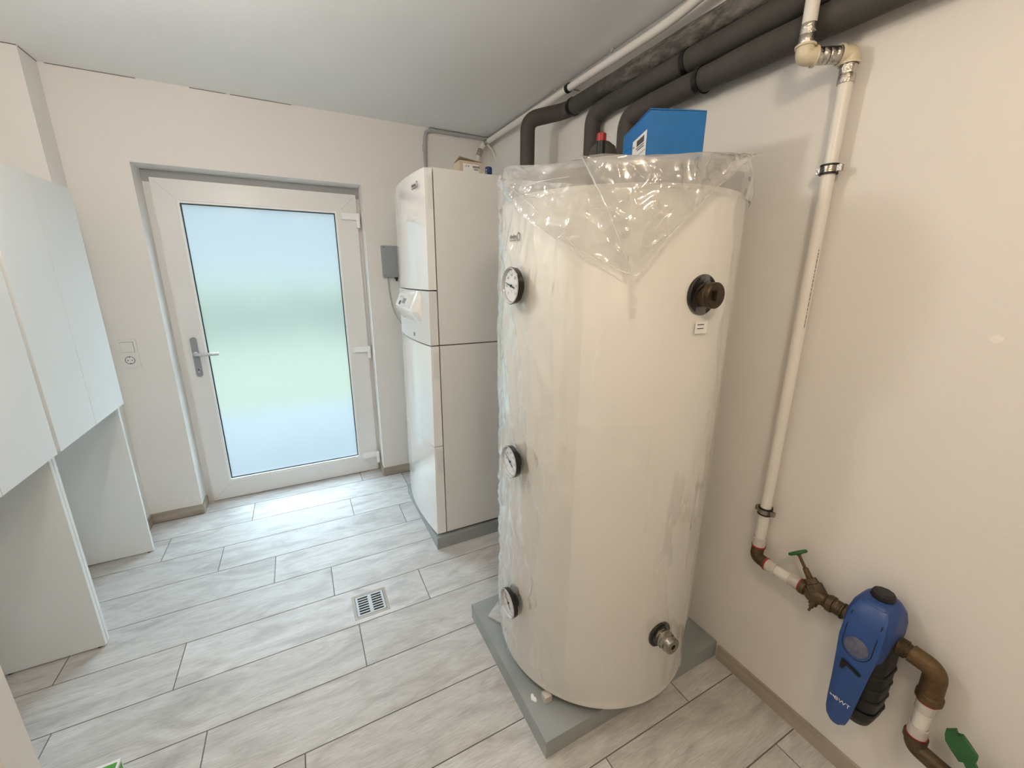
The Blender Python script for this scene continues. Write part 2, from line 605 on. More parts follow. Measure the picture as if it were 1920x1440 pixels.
# partition end with casing in the left foreground
py_ = 1.00
px_ = math.tan(math.radians(-30.386)) * (py_ + 0.10)
bm = new_box(XL, px_ - 0.012, py_ - 0.005, py_ + 0.11, 0.0, ZC)
struct('wall_partition', bev(bm, 0.004), 'wall_paint', label='white wall end in the lower left corner of the view')
bm = bmesh.new()
prism(bm, [(0, 0), (0.010, 0.0), (0.012, 0.012), (0.006, 0.016), (0.012, 0.020), (0.012, 0.10), (0, 0.10)], (px_ - 0.012, py_, 0.0), (1, 0, 0), (0, 1, 0), (0, 0, 1), 2.1)
struct('trim_1', bm, 'wall_paint', label='ridged casing strip on the wall end at lower left')

# ---------------------------------------------------------------- floor
TW, TLN, J = 0.2275, 0.9835, 0.0042
Y0 = 2.985
fl = struct('floor', new_box(XL - 0.2, XR + 0.2, YF - 0.2, YO, -0.10, -0.0022), 'grout', label='floor of pale wood look plank tiles with grey joints')
ROWJ = {-1: 0.287, 0: 0.576, 1: 0.172, 2: 0.457, 3: -0.262, 4: 0.001, 5: 0.408, 6: 0.083, 7: -0.436, 8: -0.142, 9: 1.108, 10: 0.72, 11: 1.252, 12: 0.35, 13: 0.9}
DR = (0.070, 0.226, 1.645, 1.800)        # drain opening x0 x1 y0 y1
for row in range(-1, 20):
    y1 = Y0 - row * TW - J / 2
    y0 = Y0 - (row + 1) * TW + J / 2
    if row == -1:
        y1 = 3.20
    if y0 < YF:
        y0 = YF
    if y1 <= y0 + 0.01:
        continue
    xj = ROWJ.get(row, random.uniform(0, 0.98))
    xs = [xj + k * TLN for k in range(-4, 4)]
    for k in range(len(xs) - 1):
        x0, x1 = max(xs[k] + J / 2, XL), min(xs[k + 1] - J / 2, XR)
        if row == -1:
            x0, x1 = max(x0, DX0), min(x1, DX1)
        if x1 - x0 < 0.01:
            continue
        bm = bmesh.new()
        if row == 5 and x0 < DR[0] and x1 > DR[1]:
            for a in ((x0, DR[0], y0, y1), (DR[1], x1, y0, y1), (DR[0], DR[1], y0, DR[2]), (DR[0], DR[1], DR[3], y1)):
                box(bm, a[0], a[1], a[2], a[3], -0.008, 0.0)
        else:
            box(bm, x0, x1, y0, y1, -0.008, 0.0)
            bev(bm, 0.0009, 1)
        # local origin at the tile's corner so the grain differs per object
        bmesh.ops.translate(bm, verts=bm.verts[:], vec=(-x0, -y0, 0))
        o = obj('plank', bm, 'plank')
        o.location = (x0, y0, 0)
        o.parent = fl

# skirting tiles
HS, TS = 0.062, 0.010


def skirt(name, a, label=None):
    bm = new_box(*a, 0.0, HS)
    bev(bm, 0.0015, 1)
    return struct(name, bm, 'skirting_tile', label=label)


skirt('baseboard_back', (XLP, DX0 + TS, YB - TS, YB), 'tiled skirting left of the glazed door')
skirt('baseboard_reveal_left', (DX0, DX0 + TS, YB, YD - 0.01), 'short skirting piece in the left door reveal')
skirt('baseboard_back_right', (DX1 - TS, XR, YB - TS, YB), 'tiled skirting right of the glazed door')
skirt('baseboard_reveal_right', (DX1 - TS, DX1, YB, YD - 0.01), 'short skirting piece in the right door reveal')
skirt('baseboard_pier', (XLP, XLP + TS, YP, YB - TS), 'short skirting piece on the wall pier')
skirt('baseboard_right', (XR - TS, XR, YF, 0.784), 'tiled skirting along the right wall')

# ---------------------------------------------------------------- glazed door
door = struct_root('door_1', ((DX0 + DX1) / 2, YD + 0.04, 0.0), 'white framed door with large frosted glass pane and grey handle')
SX0, SX1, SZ0, SZ1 = -0.655, 0.428, 0.006, 2.020
bm = bmesh.new()
fy0, fy1 = YD + 0.020, YD + 0.095
box(bm, DX0, SX0 + 0.02, fy0, fy1, 0.0, SZ1 - 0.02)
box(bm, SX1 - 0.02, DX1, fy0, fy1, 0.0, SZ1 - 0.02)
obj('door_frame', bm, 'white_pvc', door)
obj('frame_head', new_box(DX0, DX1, fy0 - 0.001, fy1, SZ1 - 0.02, DZ1), 'conduit_grey', door)  # grey profile; its tone also paints in the shade under the soffit
obj('threshold', new_box(SX0, SX1, YD + 0.02, YO - 0.02, -0.002, 0.010), 'grey_metal', door)
GX0, GX1, GZ0, GZ1 = -0.540, 0.290, 0.140, 1.898
bm = bmesh.new()
for a in ((SX0, GX0 - 0.012, SZ0, SZ1), (GX1 + 0.012, SX1, SZ0, SZ1), (GX0 - 0.012, GX1 + 0.012, SZ0, GZ0 - 0.012), (GX0 - 0.012, GX1 + 0.012, GZ1 + 0.012, SZ1)):
    box(bm, a[0], a[1], YD - 0.006, YD + 0.066, a[2], a[3])
leaf = obj('door_leaf', bev(bm, 0.003, 2), 'white_pvc', door)
# mitre welds in the leaf corners
bm = bmesh.new()
for cx, cz, sx, sz in ((SX0, SZ0, 1, 1), (SX1, SZ0, -1, 1), (SX0, SZ1, 1, -1), (SX1, SZ1, -1, -1)):
    d = 0.10
    prism(bm, [(0.012 * sx, 0.012 * sz), (0.012 * sx + 0.0012, 0.012 * sz), (d * sx + 0.0012, d * sz), (d * sx, d * sz)], (cx, YD - 0.0062, cz), (1, 0, 0), (0, 0, 1), (0, 1, 0), 0.0004)
obj('weld_seam', bm, 'grey_plastic', leaf)


def rect_ring(bm, x0, x1, z0, z1, w, ya, yb):
    for a in ((x0, x0 + w, z0, z1), (x1 - w, x1, z0, z1), (x0 + w, x1 - w, z0, z0 + w), (x0 + w, x1 - w, z1 - w, z1)):
        box(bm, a[0], a[1], ya, yb, a[2], a[3])


bm = bmesh.new()
rect_ring(bm, GX0 - 0.014, GX1 + 0.014, GZ0 - 0.014, GZ1 + 0.014, 0.014, YD + 0.001, YD + 0.03)
obj('glazing_bead', bm, 'white_edge', door)
bm = bmesh.new()
rect_ring(bm, GX0, GX1, GZ0, GZ1, 0.006, YD + 0.016, YD + 0.027)
obj('gasket', bm, 'dark_gasket', door)
obj('glass_pane', new_box(GX0 + 0.0005, GX1 - 0.0005, YD + 0.022, YD + 0.028, GZ0 + 0.0005, GZ1 - 0.0005), 'frosted_glass', door)
for zc in (1.872, 0.970, 0.135):
    bm = bmesh.new()
    box(bm, 0.325, 0.428, YD - 0.032, YD - 0.006, zc - 0.012, zc + 0.028)
    h = obj('hinge', bev(bm, 0.006, 2), 'white_edge', door, smooth=40)
    bm = bmesh.new()
    cylinder(bm, (0.430, YD - 0.024, zc - 0.062), (0.430, YD - 0.024, zc + 0.029), 0.0135, 14)
    obj('hinge_pin_cover', bm, 'white_edge', h, smooth=40)
# handle
hx, hz = -0.597, 1.020
bm = bmesh.new()
prism(bm, [(u, v) for u, v in rounded_rect(0.034, 0.250, 0.0165, 6)], (hx, YD - 0.006, 0.998), (1, 0, 0), (0, 0, 1), (0, -1, 0), 0.010)
pl = obj('handle_plate', bev(bm, 0.0015, 1, 1.0), 'grey_metal', door)
bm = bmesh.new()
tube(bm, round_path([(hx, YD - 0.014, hz), (hx, YD - 0.060, hz), (hx + 0.125, YD - 0.064, hz - 0.002)], 0.02, 6), 0.0095, 14)
obj('lever', bm, 'silver_metal', pl, smooth=50)
bm = bmesh.new()
lathe(bm, (hx, YD - 0.016, hz), (0, -1, 0), [(0, 0.0135), (0.006, 0.0135), (0.008, 0.011)], 18)
obj('lever_collar', bm, 'silver_metal', pl, smooth=40)
bm = bmesh.new()
lathe(bm, (hx + 0.001, YD - 0.016, 0.922), (0, -1, 0), [(0, 0.0085), (0.003, 0.0085)], 16)
box(bm, hx - 0.004, hx + 0.006, YD - 0.019, YD - 0.016, 0.900, 0.922)
obj('lock_cylinder', bm, 'silver_metal', pl)
obj('key_slot', new_box(hx - 0.0006, hx + 0.0026, YD - 0.0196, YD - 0.0190, 0.917, 0.928), 'cavity', pl)

# ---------------------------------------------------------------- outside, seen blurred through the frosted pane
struct('ground', new_box(-60, 60, -60, 60, -0.40, -0.20), 'lawn', label='open ground around the house')
struct('terrace_paving', new_box(-7, 7, YO, 5.3, -0.12, -0.03), 'paving', label='pale paved terrace outside the frosted door')
struct('lawn', new_box(-12, 12, 5.3, 16, -0.14, -0.05), 'lawn', label='green lawn outside beyond the frosted door')
bm = bmesh.new()
vs = {}
for i in range(61):
    for j in range(9):
        vs[i, j] = bm.verts.new((-9 + i * 0.3, 13.0 + 0.35 * noise.noise(Vector((i * 0.7, j * 0.9, 3.1))) + (0.5 if j == 8 else 0), -0.05 + j * 0.17))
for i in range(60):
    for j in range(8):
        bm.faces.new((vs[i, j], vs[i + 1, j], vs[i + 1, j + 1], vs[i, j + 1]))
ret = bmesh.ops.extrude_face_region(bm, geom=bm.faces[:])
bmesh.ops.translate(bm, verts=[g for g in ret['geom'] if isinstance(g, bmesh.types.BMVert)], vec=(0, 0.8, 0))
struct('sky_screen_wall', new_box(-14, 14, 14.2, 14.6, -0.1, 6.0), 'screen_wall_grey', label='added plain wall hiding the low sky far outside the frosted door')  # added screen that keeps bright horizon sky out of the pane
struct('garden_hedge', bm, 'hedge', label='blurred green hedge far outside the frosted door')

# ---------------------------------------------------------------- left cabinets
CXB, CXP, CXF = XL + 0.002, -0.868, -0.846


def cabinet(y0, y1, label):
    t = thing('tall_cabinet', label, 'cabinet', ((CXB + CXP) / 2, (y0 + y1) / 2, 0.0), 'white utility cabinets on the left wall')
    z0, z1, p = 0.862, 1.866, 0.018
    for ya in (y0, y1 - p):
        obj('side_panel', bev(new_box(CXB, CXP, ya, ya + p, 0.006, z1 - p), 0.001, 1), 'white_board', t)
        for xa in (CXB + 0.015, CXP - 0.028):
            bm = bmesh.new()
            cylinder(bm, (xa + 0.006, ya + p / 2, 0.0002), (xa + 0.006, ya + p / 2, 0.0065), 0.008, 12)
            obj('foot', bm, 'black_plastic', t)
    obj('top_board', new_box(CXB, CXP, y0, y1, z1 - p, z1), 'white_board', t)
    obj('bottom_board', new_box(CXB, CXP - 0.001, y0 + p, y1 - p, z0, z0 + p), 'white_board', t)
    obj('back_board', new_box(CXB, CXB + 0.006, y0 + p, y1 - p, z0 + p, z1 - p), 'white_board', t)
    ym = (y0 + y1) / 2
    for k, (a, b) in enumerate(((y0 + 0.018, ym - 0.0018), (ym + 0.0018, y1 - (0.004 if y1 < 2.2 else -0.003)))):
        obj('door', bev(new_box(CXP + 0.0015, CXF, a, b, z0 - 0.004, z1 - 0.001), 0.001, 1), 'white_board', t)
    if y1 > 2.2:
        obj('gap_shade_strip', new_box(CXP + 0.0006, CXP + 0.0012, y0 - 0.005, y0 + 0.0170, z0 - 0.002, z1 - 0.002), 'shadow_gap', t)  # dark strip that paints the shade in the gap between the units
    return t


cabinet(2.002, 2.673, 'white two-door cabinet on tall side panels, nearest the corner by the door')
cabinet(1.330, 1.998, 'white two-door cabinet on tall side panels, cut off by left edge of view')

# ---------------------------------------------------------------- wall fittings on the back wall
sw = thing('switch_and_socket', 'white light switch above a socket on wall left of the door', 'switch', (-0.873, YB, 1.065))
sy = YB
bm = bmesh.new()
prism(bm, rounded_rect(0.081, 0.160, 0.006), (-0.873, sy, 1.065), (1, 0, 0), (0, 0, 1), (0, -1, 0), 0.009)
obj('cover_frame', bev(bm, 0.002, 2, 1.0), 'switch_plastic', sw)
bm = bmesh.new()
prism(bm, rounded_rect(0.055, 0.055, 0.002), (-0.873, sy - 0.009, 1.102), (1, 0, 0), (0, 0, 1), (0, -1, 0), 0.004)
rk = obj('rocker', bm, 'switch_plastic', sw)
bm = bmesh.new()
rect_ring(bm, -0.873 - 0.0290, -0.873 + 0.0290, 1.102 - 0.0290, 1.102 + 0.0290, 0.0014, sy - 0.0096, sy - 0.009)
obj('rocker_gap', bm, 'print_grey', rk)
sc = Vector((-0.873, sy - 0.009, 1.028))
bm = bmesh.new()
prism(bm, rounded_rect(0.055, 0.055, 0.002), sc, (1, 0, 0), (0, 0, 1), (0, -1, 0), 0.0025)
so = obj('socket_insert', bm, 'switch_plastic', sw)
bm = bmesh.new()
rings = lathe(bm, sc + Vector((0, -0.0026, 0)), (0, -1, 0), [(0, 0.0190), (0.0012, 0.0205), (0.0012, 0.0220), (0, 0.0225)], 28, cap=False)
obj('socket_ring', bm, 'print_grey', so, smooth=50)
bm = bmesh.new()
for u, v, r in ((-0.0095, 0, 0.0028), (0.0095, 0, 0.0028), (0, 0, 0.0012), (0, 0.0165, 0.0024), (0, -0.0165, 0.0024)):
    lathe(bm, sc + Vector((u, -0.0026, v)), (0, -1, 0), [(0, r), (0.0006, r)], 12)
obj('contact_hole', bm, 'cavity', so)

jb = thing('junction_box', 'flat grey junction box on wall right of the door', 'junction box', (0.62, YB, 1.59))
bm = new_box(0.545, 0.700, YB - 0.045, YB, 1.488, 1.694)
obj('body', bev(bm, 0.004, 2), 'grey_plastic', jb)
for x, z in ((0.558, 1.682), (0.687, 1.682), (0.558, 1.500), (0.687, 1.500)):
    bm = bmesh.new()
    lathe(bm, (x, YB - 0.045, z), (0, -1, 0), [(0, 0.004), (0.0015, 0.004)], 10)
    obj('screw', bm, 'print_grey', jb)
bm = bmesh.new()
lathe(bm, (0.634, YB - 0.024, 1.488), (0, 0, -1), [(0, 0.012), (0.012, 0.012), (0.014, 0.008), (0.026, 0.007)], 14)
obj('cable_gland', bm, 'black_plastic', jb, smooth=40)
bm = bmesh.new()
tube(bm, round_path([(0.578, YB - 0.022, 1.4875), (0.580, YB - 0.020, 1.38), (0.604, YB - 0.03, 1.23), (0.66, YB - 0.16, 1.12), (0.70, 2.64, 1.09)], 0.08, 6), 0.0038, 10)
tag(obj('cable', bm, 'conduit_grey', smooth=60), 'thin grey cable drooping from the grey junction box', 'cable')
bm = bmesh.new()
lathe(bm, (0.612, YB, 2.155), (0, -1, 0), [(0, 0.031), (0.0012, 0.030)], 30)
tag(obj('wall_cover_disc', bm, 'wall_paint'), 'round painted cover disc on wall above right of the door', 'cover')

# ---------------------------------------------------------------- heat pump on its plinth
PZ = 0.070
bm = new_box(0.550, 1.362, 1.955, 2.655, 0.0, PZ)
tag(obj('heat_pump_plinth', bev(bm, 0.003, 2), 'plinth_grey'), 'low grey plinth slab under the white heat pump', 'plinth')
HY0, HY1, HXB = 1.975, 2.605, 1.235
hp = thing('heat_pump', 'tall white heat pump cabinet with bowed glossy front beside the door', 'heat pump', (0.9, (HY0 + HY1) / 2, PZ))
obj('feet_frame', new_box(0.60, 1.20, HY0 + 0.04, HY1 - 0.04, PZ, 0.086), 'black_plastic', hp)
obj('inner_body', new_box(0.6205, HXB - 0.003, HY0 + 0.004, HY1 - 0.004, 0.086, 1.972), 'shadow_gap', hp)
bm = new_box(0.6155, HXB, HY0, HY0 + 0.02, 1.1625, 1.976)
obj('side_panel', bev(bm, 0.002, 1), 'pump_white', hp)
bm = new_box(0.6155, HXB, HY0, HY0 + 0.02, 0.084, 1.1565)
obj('side_panel', bev(bm, 0.002, 1), 'pump_white', hp)
obj('side_panel', bev(new_box(0.6155, HXB, HY1 - 0.02, HY1, 0.084, 1.976), 0.002, 1), 'pump_white', hp)
obj('top_panel', bev(new_box(0.6155, HXB, HY0 + 0.02, HY1 - 0.02, 1.955, 1.976), 0.002, 1), 'pump_white', hp)


def bowed(z0, z1, corner0, corner1, bow0, bow1, back=0.6095, n=18):
    """front cover: wraps 5 cm round both corners, bowed in plan"""
    bm = bmesh.new()
    rows = []
    for z, cx, bw in ((z0, corner0, bow0), (z1, corner1, bow1)):
        pts = [(back, HY0)]
        for k in range(n + 1):
            t = k / n
            y = HY0 + (HY1 - HY0) * t
            x = cx - bw * (1 - (2 * t - 1) ** 2)
            pts.append((x, y))
        pts.append((back, HY1))
        rows.append([bm.verts.new((x, y, z)) for x, y in pts])
    m = len(rows[0])
    for k in range(m):
        bm.faces.new((rows[0][k], rows[0][(k + 1) % m], rows[1][(k + 1) % m], rows[1][k]))
    bm.faces.new(rows[0])
    bm.faces.new(list(reversed(rows[1])))
    return bm


def cx_at(z):   # corner x at height z
    return 0.559 + (z - 0.08) / 1.89 * 0.015


for nm, z0, z1, m in (('lower_front_cover', 0.084, 0.6130, 'pump_gloss'), ('middle_front_cover', 0.6165, 1.1560, 'pump_gloss'), ('control_front_cover', 1.1620, 1.4270, 'pump_white'), ('upper_front_cover', 1.4330, 1.9720, 'pump_gloss')):
    bm = bowed(z0, z1, cx_at(z0), cx_at(z1), 0.026, 0.025)
    o = obj(nm, bm, m, hp, smooth=25)
    if nm != 'control_front_cover':
        # grip recess plate on the visible side strip
        zt = z1 - 0.03 if nm != 'lower_front_cover' else z1 - 0.02
        cxx = cx_at(zt)
        b2 = new_box(cxx + 0.010, 0.607, HY0 - 0.0008, HY0 + 0.002, zt - 0.14, zt)
        obj('grip_inset', b2, 'pump_white', o)
# console
con = thing
bm = bmesh.new()
prof = [(0.562, 1.426), (0.548, 1.424), (0.506, 1.326), (0.508, 1.318), (0.548, 1.262), (0.562, 1.262)]
yA, yB_ = 2.10, 2.48
ring = []
for y, sh in ((yA - 0.03, 0.030), (yA, 0.006), (yA + 0.03, 0.0), (yB_ - 0.03, 0.0), (yB_, 0.004), (yB_ + 0.03, 0.026)):
    ring.append([bm.verts.new((min(x + sh, 0.568), y, z)) for x, z in prof])
for i in range(len(ring) - 1):
    for k in range(len(prof)):
        bm.faces.new((ring[i][k], ring[i][(k + 1) % len(prof)], ring[i + 1][(k + 1) % len(prof)], ring[i + 1][k]))
bm.faces.new(ring[0])
bm.faces.new(list(reversed(ring[-1])))
co = obj('control_console', bm, 'pump_gloss', hp, smooth=35)
slope_o = Vector((0.548, 0, 1.424))
slope_d = (Vector((0.506, 0, 1.326)) - slope_o)
sl = slope_d.length
sd = slope_d.normalized()
sn = Vector((sd.z, 0, -sd.x))
if sn.x > 0:
    sn = -sn


def on_slope(bm, ya, yb, da, db, h0, h1):
    pts = []
    for h in (h0, h1):
        for y, d in ((ya, da), (yb, da), (yb, db), (ya, db)):
            p = slope_o + sd * d + sn * h
            pts.append(bm.verts.new((p.x, y, p.z)))
    for f in ((3, 2, 1, 0), (4, 5, 6, 7), (0, 1, 5, 4), (1, 2, 6, 5), (2, 3, 7, 6), (3, 0, 4, 7)):
        bm.faces.new([pts[i] for i in f])


bm = bmesh.new(); on_slope(bm, 2.14, 2.455, 0.022, 0.098, 0.0, 0.0022)
obj('panel_plate', bev(bm, 0.0012, 1), 'pump_white', co)
bm = bmesh.new(); on_slope(bm, 2.255, 2.325, 0.048, 0.078, 0.002, 0.0030)
obj('display', bm, 'screen_lcd', co)
bm = bmesh.new(); on_slope(bm, 2.352, 2.388, 0.066, 0.088, 0.002, 0.0040)
obj('button', bm, 'print_dark', co)
for yy in (2.335, 2.385):
    bm = bmesh.new(); on_slope(bm, yy, yy + 0.010, 0.040, 0.046, 0.002, 0.0034)
    obj('button', bm, 'print_grey', co)
bm = bmesh.new(); on_slope(bm, 2.155, 2.225, 0.030, 0.092, 0.002, 0.0035)
obj('flap', bev(bm, 0.001, 1), 'pump_gloss', co)
bm = bmesh.new()
for a in range(1):
    on = Vector((0.5405, 2.10, 1.20))
    box(bm, 0.5430, 0.5450, 2.185, 2.205, 1.185, 1.205)
obj('small_socket', bm, 'print_grey', hp)


def logo(origin, right, up, w, parent):
    """small maker's mark: a row of dark letters too small to read with a ring at its right"""
    right, up = Vector(right), Vector(up)
    nrm = right.cross(up).normalized()
    o = Vector(origin)
    bm = bmesh.new()
    n = 7
    lw = w * 0.66 / n
    for k in range(n):
        x0 = -w / 2 + k * lw
        hgt = w * (0.125 if k not in (1, 4) else 0.175)
        q = [(x0, -w * 0.02), (x0 + lw * 0.28, -w * 0.02), (x0 + lw * 0.28, hgt - w * 0.045), (x0 + lw * 0.50, hgt - w * 0.045), (x0 + lw * 0.50, -w * 0.02), (x0 + lw * 0.78, -w * 0.02), (x0 + lw * 0.78, hgt - w * 0.02), (x0, hgt - w * 0.02)]
        prism(bm, q, o, right, up, nrm, 0.0004)
    for k in range(9):
        x0 = -w / 2 + k * w * 0.66 / 9
        prism(bm, [(x0, -w * 0.14), (x0 + w * 0.045, -w * 0.14), (x0 + w * 0.045, -w * 0.09), (x0, -w * 0.09)], o, right, up, nrm, 0.0004)
    prism(bm, [(-w / 2, -w * 0.062), (w * 0.26, -w * 0.062), (w * 0.26, -w * 0.048), (-w / 2, -w * 0.048)], o, right, up, nrm, 0.0004)
    # ring
    c = o + right * (w * 0.36) + up * (w * 0.02)
    seg = 28
    a0, a1 = math.radians(-80), math.radians(250)
    prev = None
    for k in range(seg + 1):
        a = a0 + (a1 - a0) * k / seg
        th = w * 0.055
        d = right * (math.cos(a) * w * 0.125) + up * (math.sin(a) * w * 0.175)
        dd = d.normalized() * th
        cur = (bm.verts.new(c + d - dd * 0.5 + nrm * 0.0004), bm.verts.new(c + d + dd * 0.5 + nrm * 0.0004))
        if prev:
            bm.faces.new((prev[0], prev[1], cur[1], cur[0]))
        prev = cur
    return obj('maker_mark', bm, 'print_dark', parent)


lp = on_x(777, 349, 0.5510)
logo((0.5512, lp.y, lp.z), Vector((0.10, -1, 0)).normalized(), (0, 0, 1), 0.082, hp)

# carton and small things on top of the heat pump
ct = thing('carton', 'small open cardboard carton with printed label on top of the heat pump', 'carton', (0.905, 2.29, 1.976))
C0 = Vector((0.842, 2.235, 1.976)); cw, cd, ch = 0.128, 0.095, 0.114
bm = bmesh.new()
t_ = 0.003
box(bm, C0.x, C0.x + cw, C0.y, C0.y + t_, C0.z, C0.z + ch)
box(bm, C0.x, C0.x + cw, C0.y + cd - t_, C0.y + cd, C0.z, C0.z + ch)
box(bm, C0.x, C0.x + t_, C0.y + t_, C0.y + cd - t_, C0.z, C0.z + ch)
box(bm, C0.x + cw - t_, C0.x + cw, C0.y + t_, C0.y + cd - t_, C0.z, C0.z + ch)
box(bm, C0.x, C0.x + cw, C0.y, C0.y + cd, C0.z, C0.z + t_)
obj('box_body', bm, 'carton', ct)
bm = bmesh.new()
ob_ = Vector((C0.x, C0.y + cd, C0.z + ch))
v = [bm.verts.new(p) for p in (ob_ + Vector((0, 0, 0)), ob_ + Vector((cw, 0, 0)), ob_ + Vector((cw, -0.09, 0.003)), ob_ + Vector((0.004, -0.085, 0.020)))]
bm.faces.new(v)
r_ = bmesh.ops.extrude_face_region(bm, geom=bm.faces[:])
bmesh.ops.translate(bm, verts=[g for g in r_['geom'] if isinstance(g, bmesh.types.BMVert)], vec=(0, 0, 0.002))
obj('lid_flap', bm, 'carton', ct)
bm = new_box(C0.x + 0.020, C0.x + cw - 0.018, C0.y - 0.0006, C0.y, C0.z + 0.018, C0.z + 0.100)
lb = obj('paper_label', bm, 'label_white', ct)
bm = bmesh.new()
yl = C0.y - 0.0010


def bar(bm, u0, u1, v0, v1):
    box(bm, C0.x + u0, C0.x + u1, yl, yl + 0.0004, C0.z - 0.012 + v0, C0.z - 0.012 + v1)


for k in range(12):
    bar(bm, 0.074 + k * 0.0032, 0.074 + k * 0.0032 + (0.0022 if k % 3 else 0.0012), 0.095, 0.106)
bar(bm, 0.080, 0.106, 0.086, 0.090); bar(bm, 0.090, 0.108, 0.070, 0.074); bar(bm, 0.084, 0.110, 0.056, 0.062)
for k in range(6):
    bar(bm, 0.026, 0.034, 0.052 + k * 0.004, 0.0545 + k * 0.004)
    bar(bm, 0.040, 0.046, 0.050 + k * 0.004, 0.0525 + k * 0.004)
bar(bm, 0.028, 0.031, 0.098, 0.101); bar(bm, 0.036, 0.039, 0.096, 0.107); bar(bm, 0.047, 0.053, 0.099, 0.105)
obj('label_print', bm, 'print_dark', lb)['kind'] = 'stuff'
bm = bmesh.new()
lathe(bm, (1.052, 2.33, 1.976), (0, 0, 1), [(0, 0.016), (0.085, 0.016), (0.088, 0.020), (0.118, 0.020), (0.122, 0.016)], 18)
tag(obj('fitting_cap', bm, 'blue_cap', smooth=40), 'small dark blue capped fitting beside carton on the heat pump', 'fitting')
bm = bmesh.new()
lathe(bm, (0.985, 2.21, 1.976), (0, 0, 1), [(0, 0.010), (0.030, 0.010), (0.032, 0.004), (0.070, 0.004), (0.072, 0.0055), (0.080, 0.0055)], 14)
tag(obj('vent_pin', bm, 'steel', smooth=40), 'little shiny metal pin standing before the carton', 'fitting')

# ---------------------------------------------------------------- tank plinth, tile offcut, scraps
bm = new_box(0.545, 1.362, 0.795, 1.428, 0.0, PZ)
tag(obj('tank_plinth', bev(bm, 0.003, 2), 'plinth_grey'), 'low grey plinth slab under the white water tank', 'plinth')
bm = bmesh.new()
poly = [(0.580, 1.327), (0.615, 1.268), (0.735, 1.335), (0.690, 1.408)]
prism(bm, poly, (0, 0, PZ + 0.0003), (1, 0, 0), (0, 1, 0), (0, 0, 1), 0.009)
tag(obj('tile_offcut', bm, 'plank'), 'loose piece of wood look tile lying on plinth under the tank', 'tile')
bm = bmesh.new()
prism(bm, [(0.0, -0.012), (0.007, -0.010), (0.010, 0), (0.006, 0.008), (0.008, 0.016), (0.002, 0.020), (-0.004, 0.012), (-0.008, 0.002)], (0.578, 0.932, PZ), (1, 0, 0), (0, 1, 0), (0, 0, 1), 0.003)
tag(obj('plastic_scrap', bm, 'white_edge'), 'tiny white scrap on the tank plinth', 'scrap')

# ---------------------------------------------------------------- hot water tank
TX, TY, TR, TZ0, TZ1, TZL = 0.936, 1.088, 0.362, 0.100, 1.716, 1.768
tank = thing('water_tank', 'tall white cylindrical water tank wrapped in clear plastic, on grey plinth', 'water tank', (TX, TY, PZ))
bm = bmesh.new()
lathe(bm, (TX, TY, 0), (0, 0, 1), [(TZ0, TR - 0.012), (TZ0 + 0.004, TR - 0.002), (TZ0 + 0.010, TR), (TZ1 - 0.004, TR), (TZ1, TR - 0.003)], 128)
obj('jacket', bm, 'tank_white', tank, smooth=40)
bm = bmesh.new()
lathe(bm, (TX, TY, 0), (0, 0, 1), [(TZ1, TR - 0.002), (TZ1 + 0.002, TR - 0.001), (TZL - 0.012, TR - 0.001), (TZL, TR - 0.012)], 96)
obj('lid', bm, 'tank_lid', tank, smooth=40)
for a in (90, 215, 325):
    bm = bmesh.new()
    fx, fy = TX + 0.22 * math.cos(math.radians(a)), TY + 0.22 * math.sin(math.radians(a))
    cylinder(bm, (fx, fy, PZ), (fx, fy, TZ0), 0.03, 18)
    obj('foot', bm, 'black_plastic', tank)
# pinkish packing tab poking out below
bm = new_box(0.605, 0.632, 0.898, 0.925, PZ, PZ + 0.026)
obj('packing_tab', bev(bm, 0.003, 1), 'clear_ring', tank)


def tdir(deg):
    a = math.radians(deg)
    return Vector((math.sin(a), -math.cos(a), 0))


def tpoint(deg, z, r):
    d = tdir(deg)
    return Vector((TX, TY, 0)) + d * r + Vector((0, 0, z))


lg = tpoint(-90.3, 1.608, TR + 0.0012)
d_ = tdir(-90.3)
logo(lg, Vector((0, 0, 1)).cross(d_), (0, 0, 1), 0.062, tank)


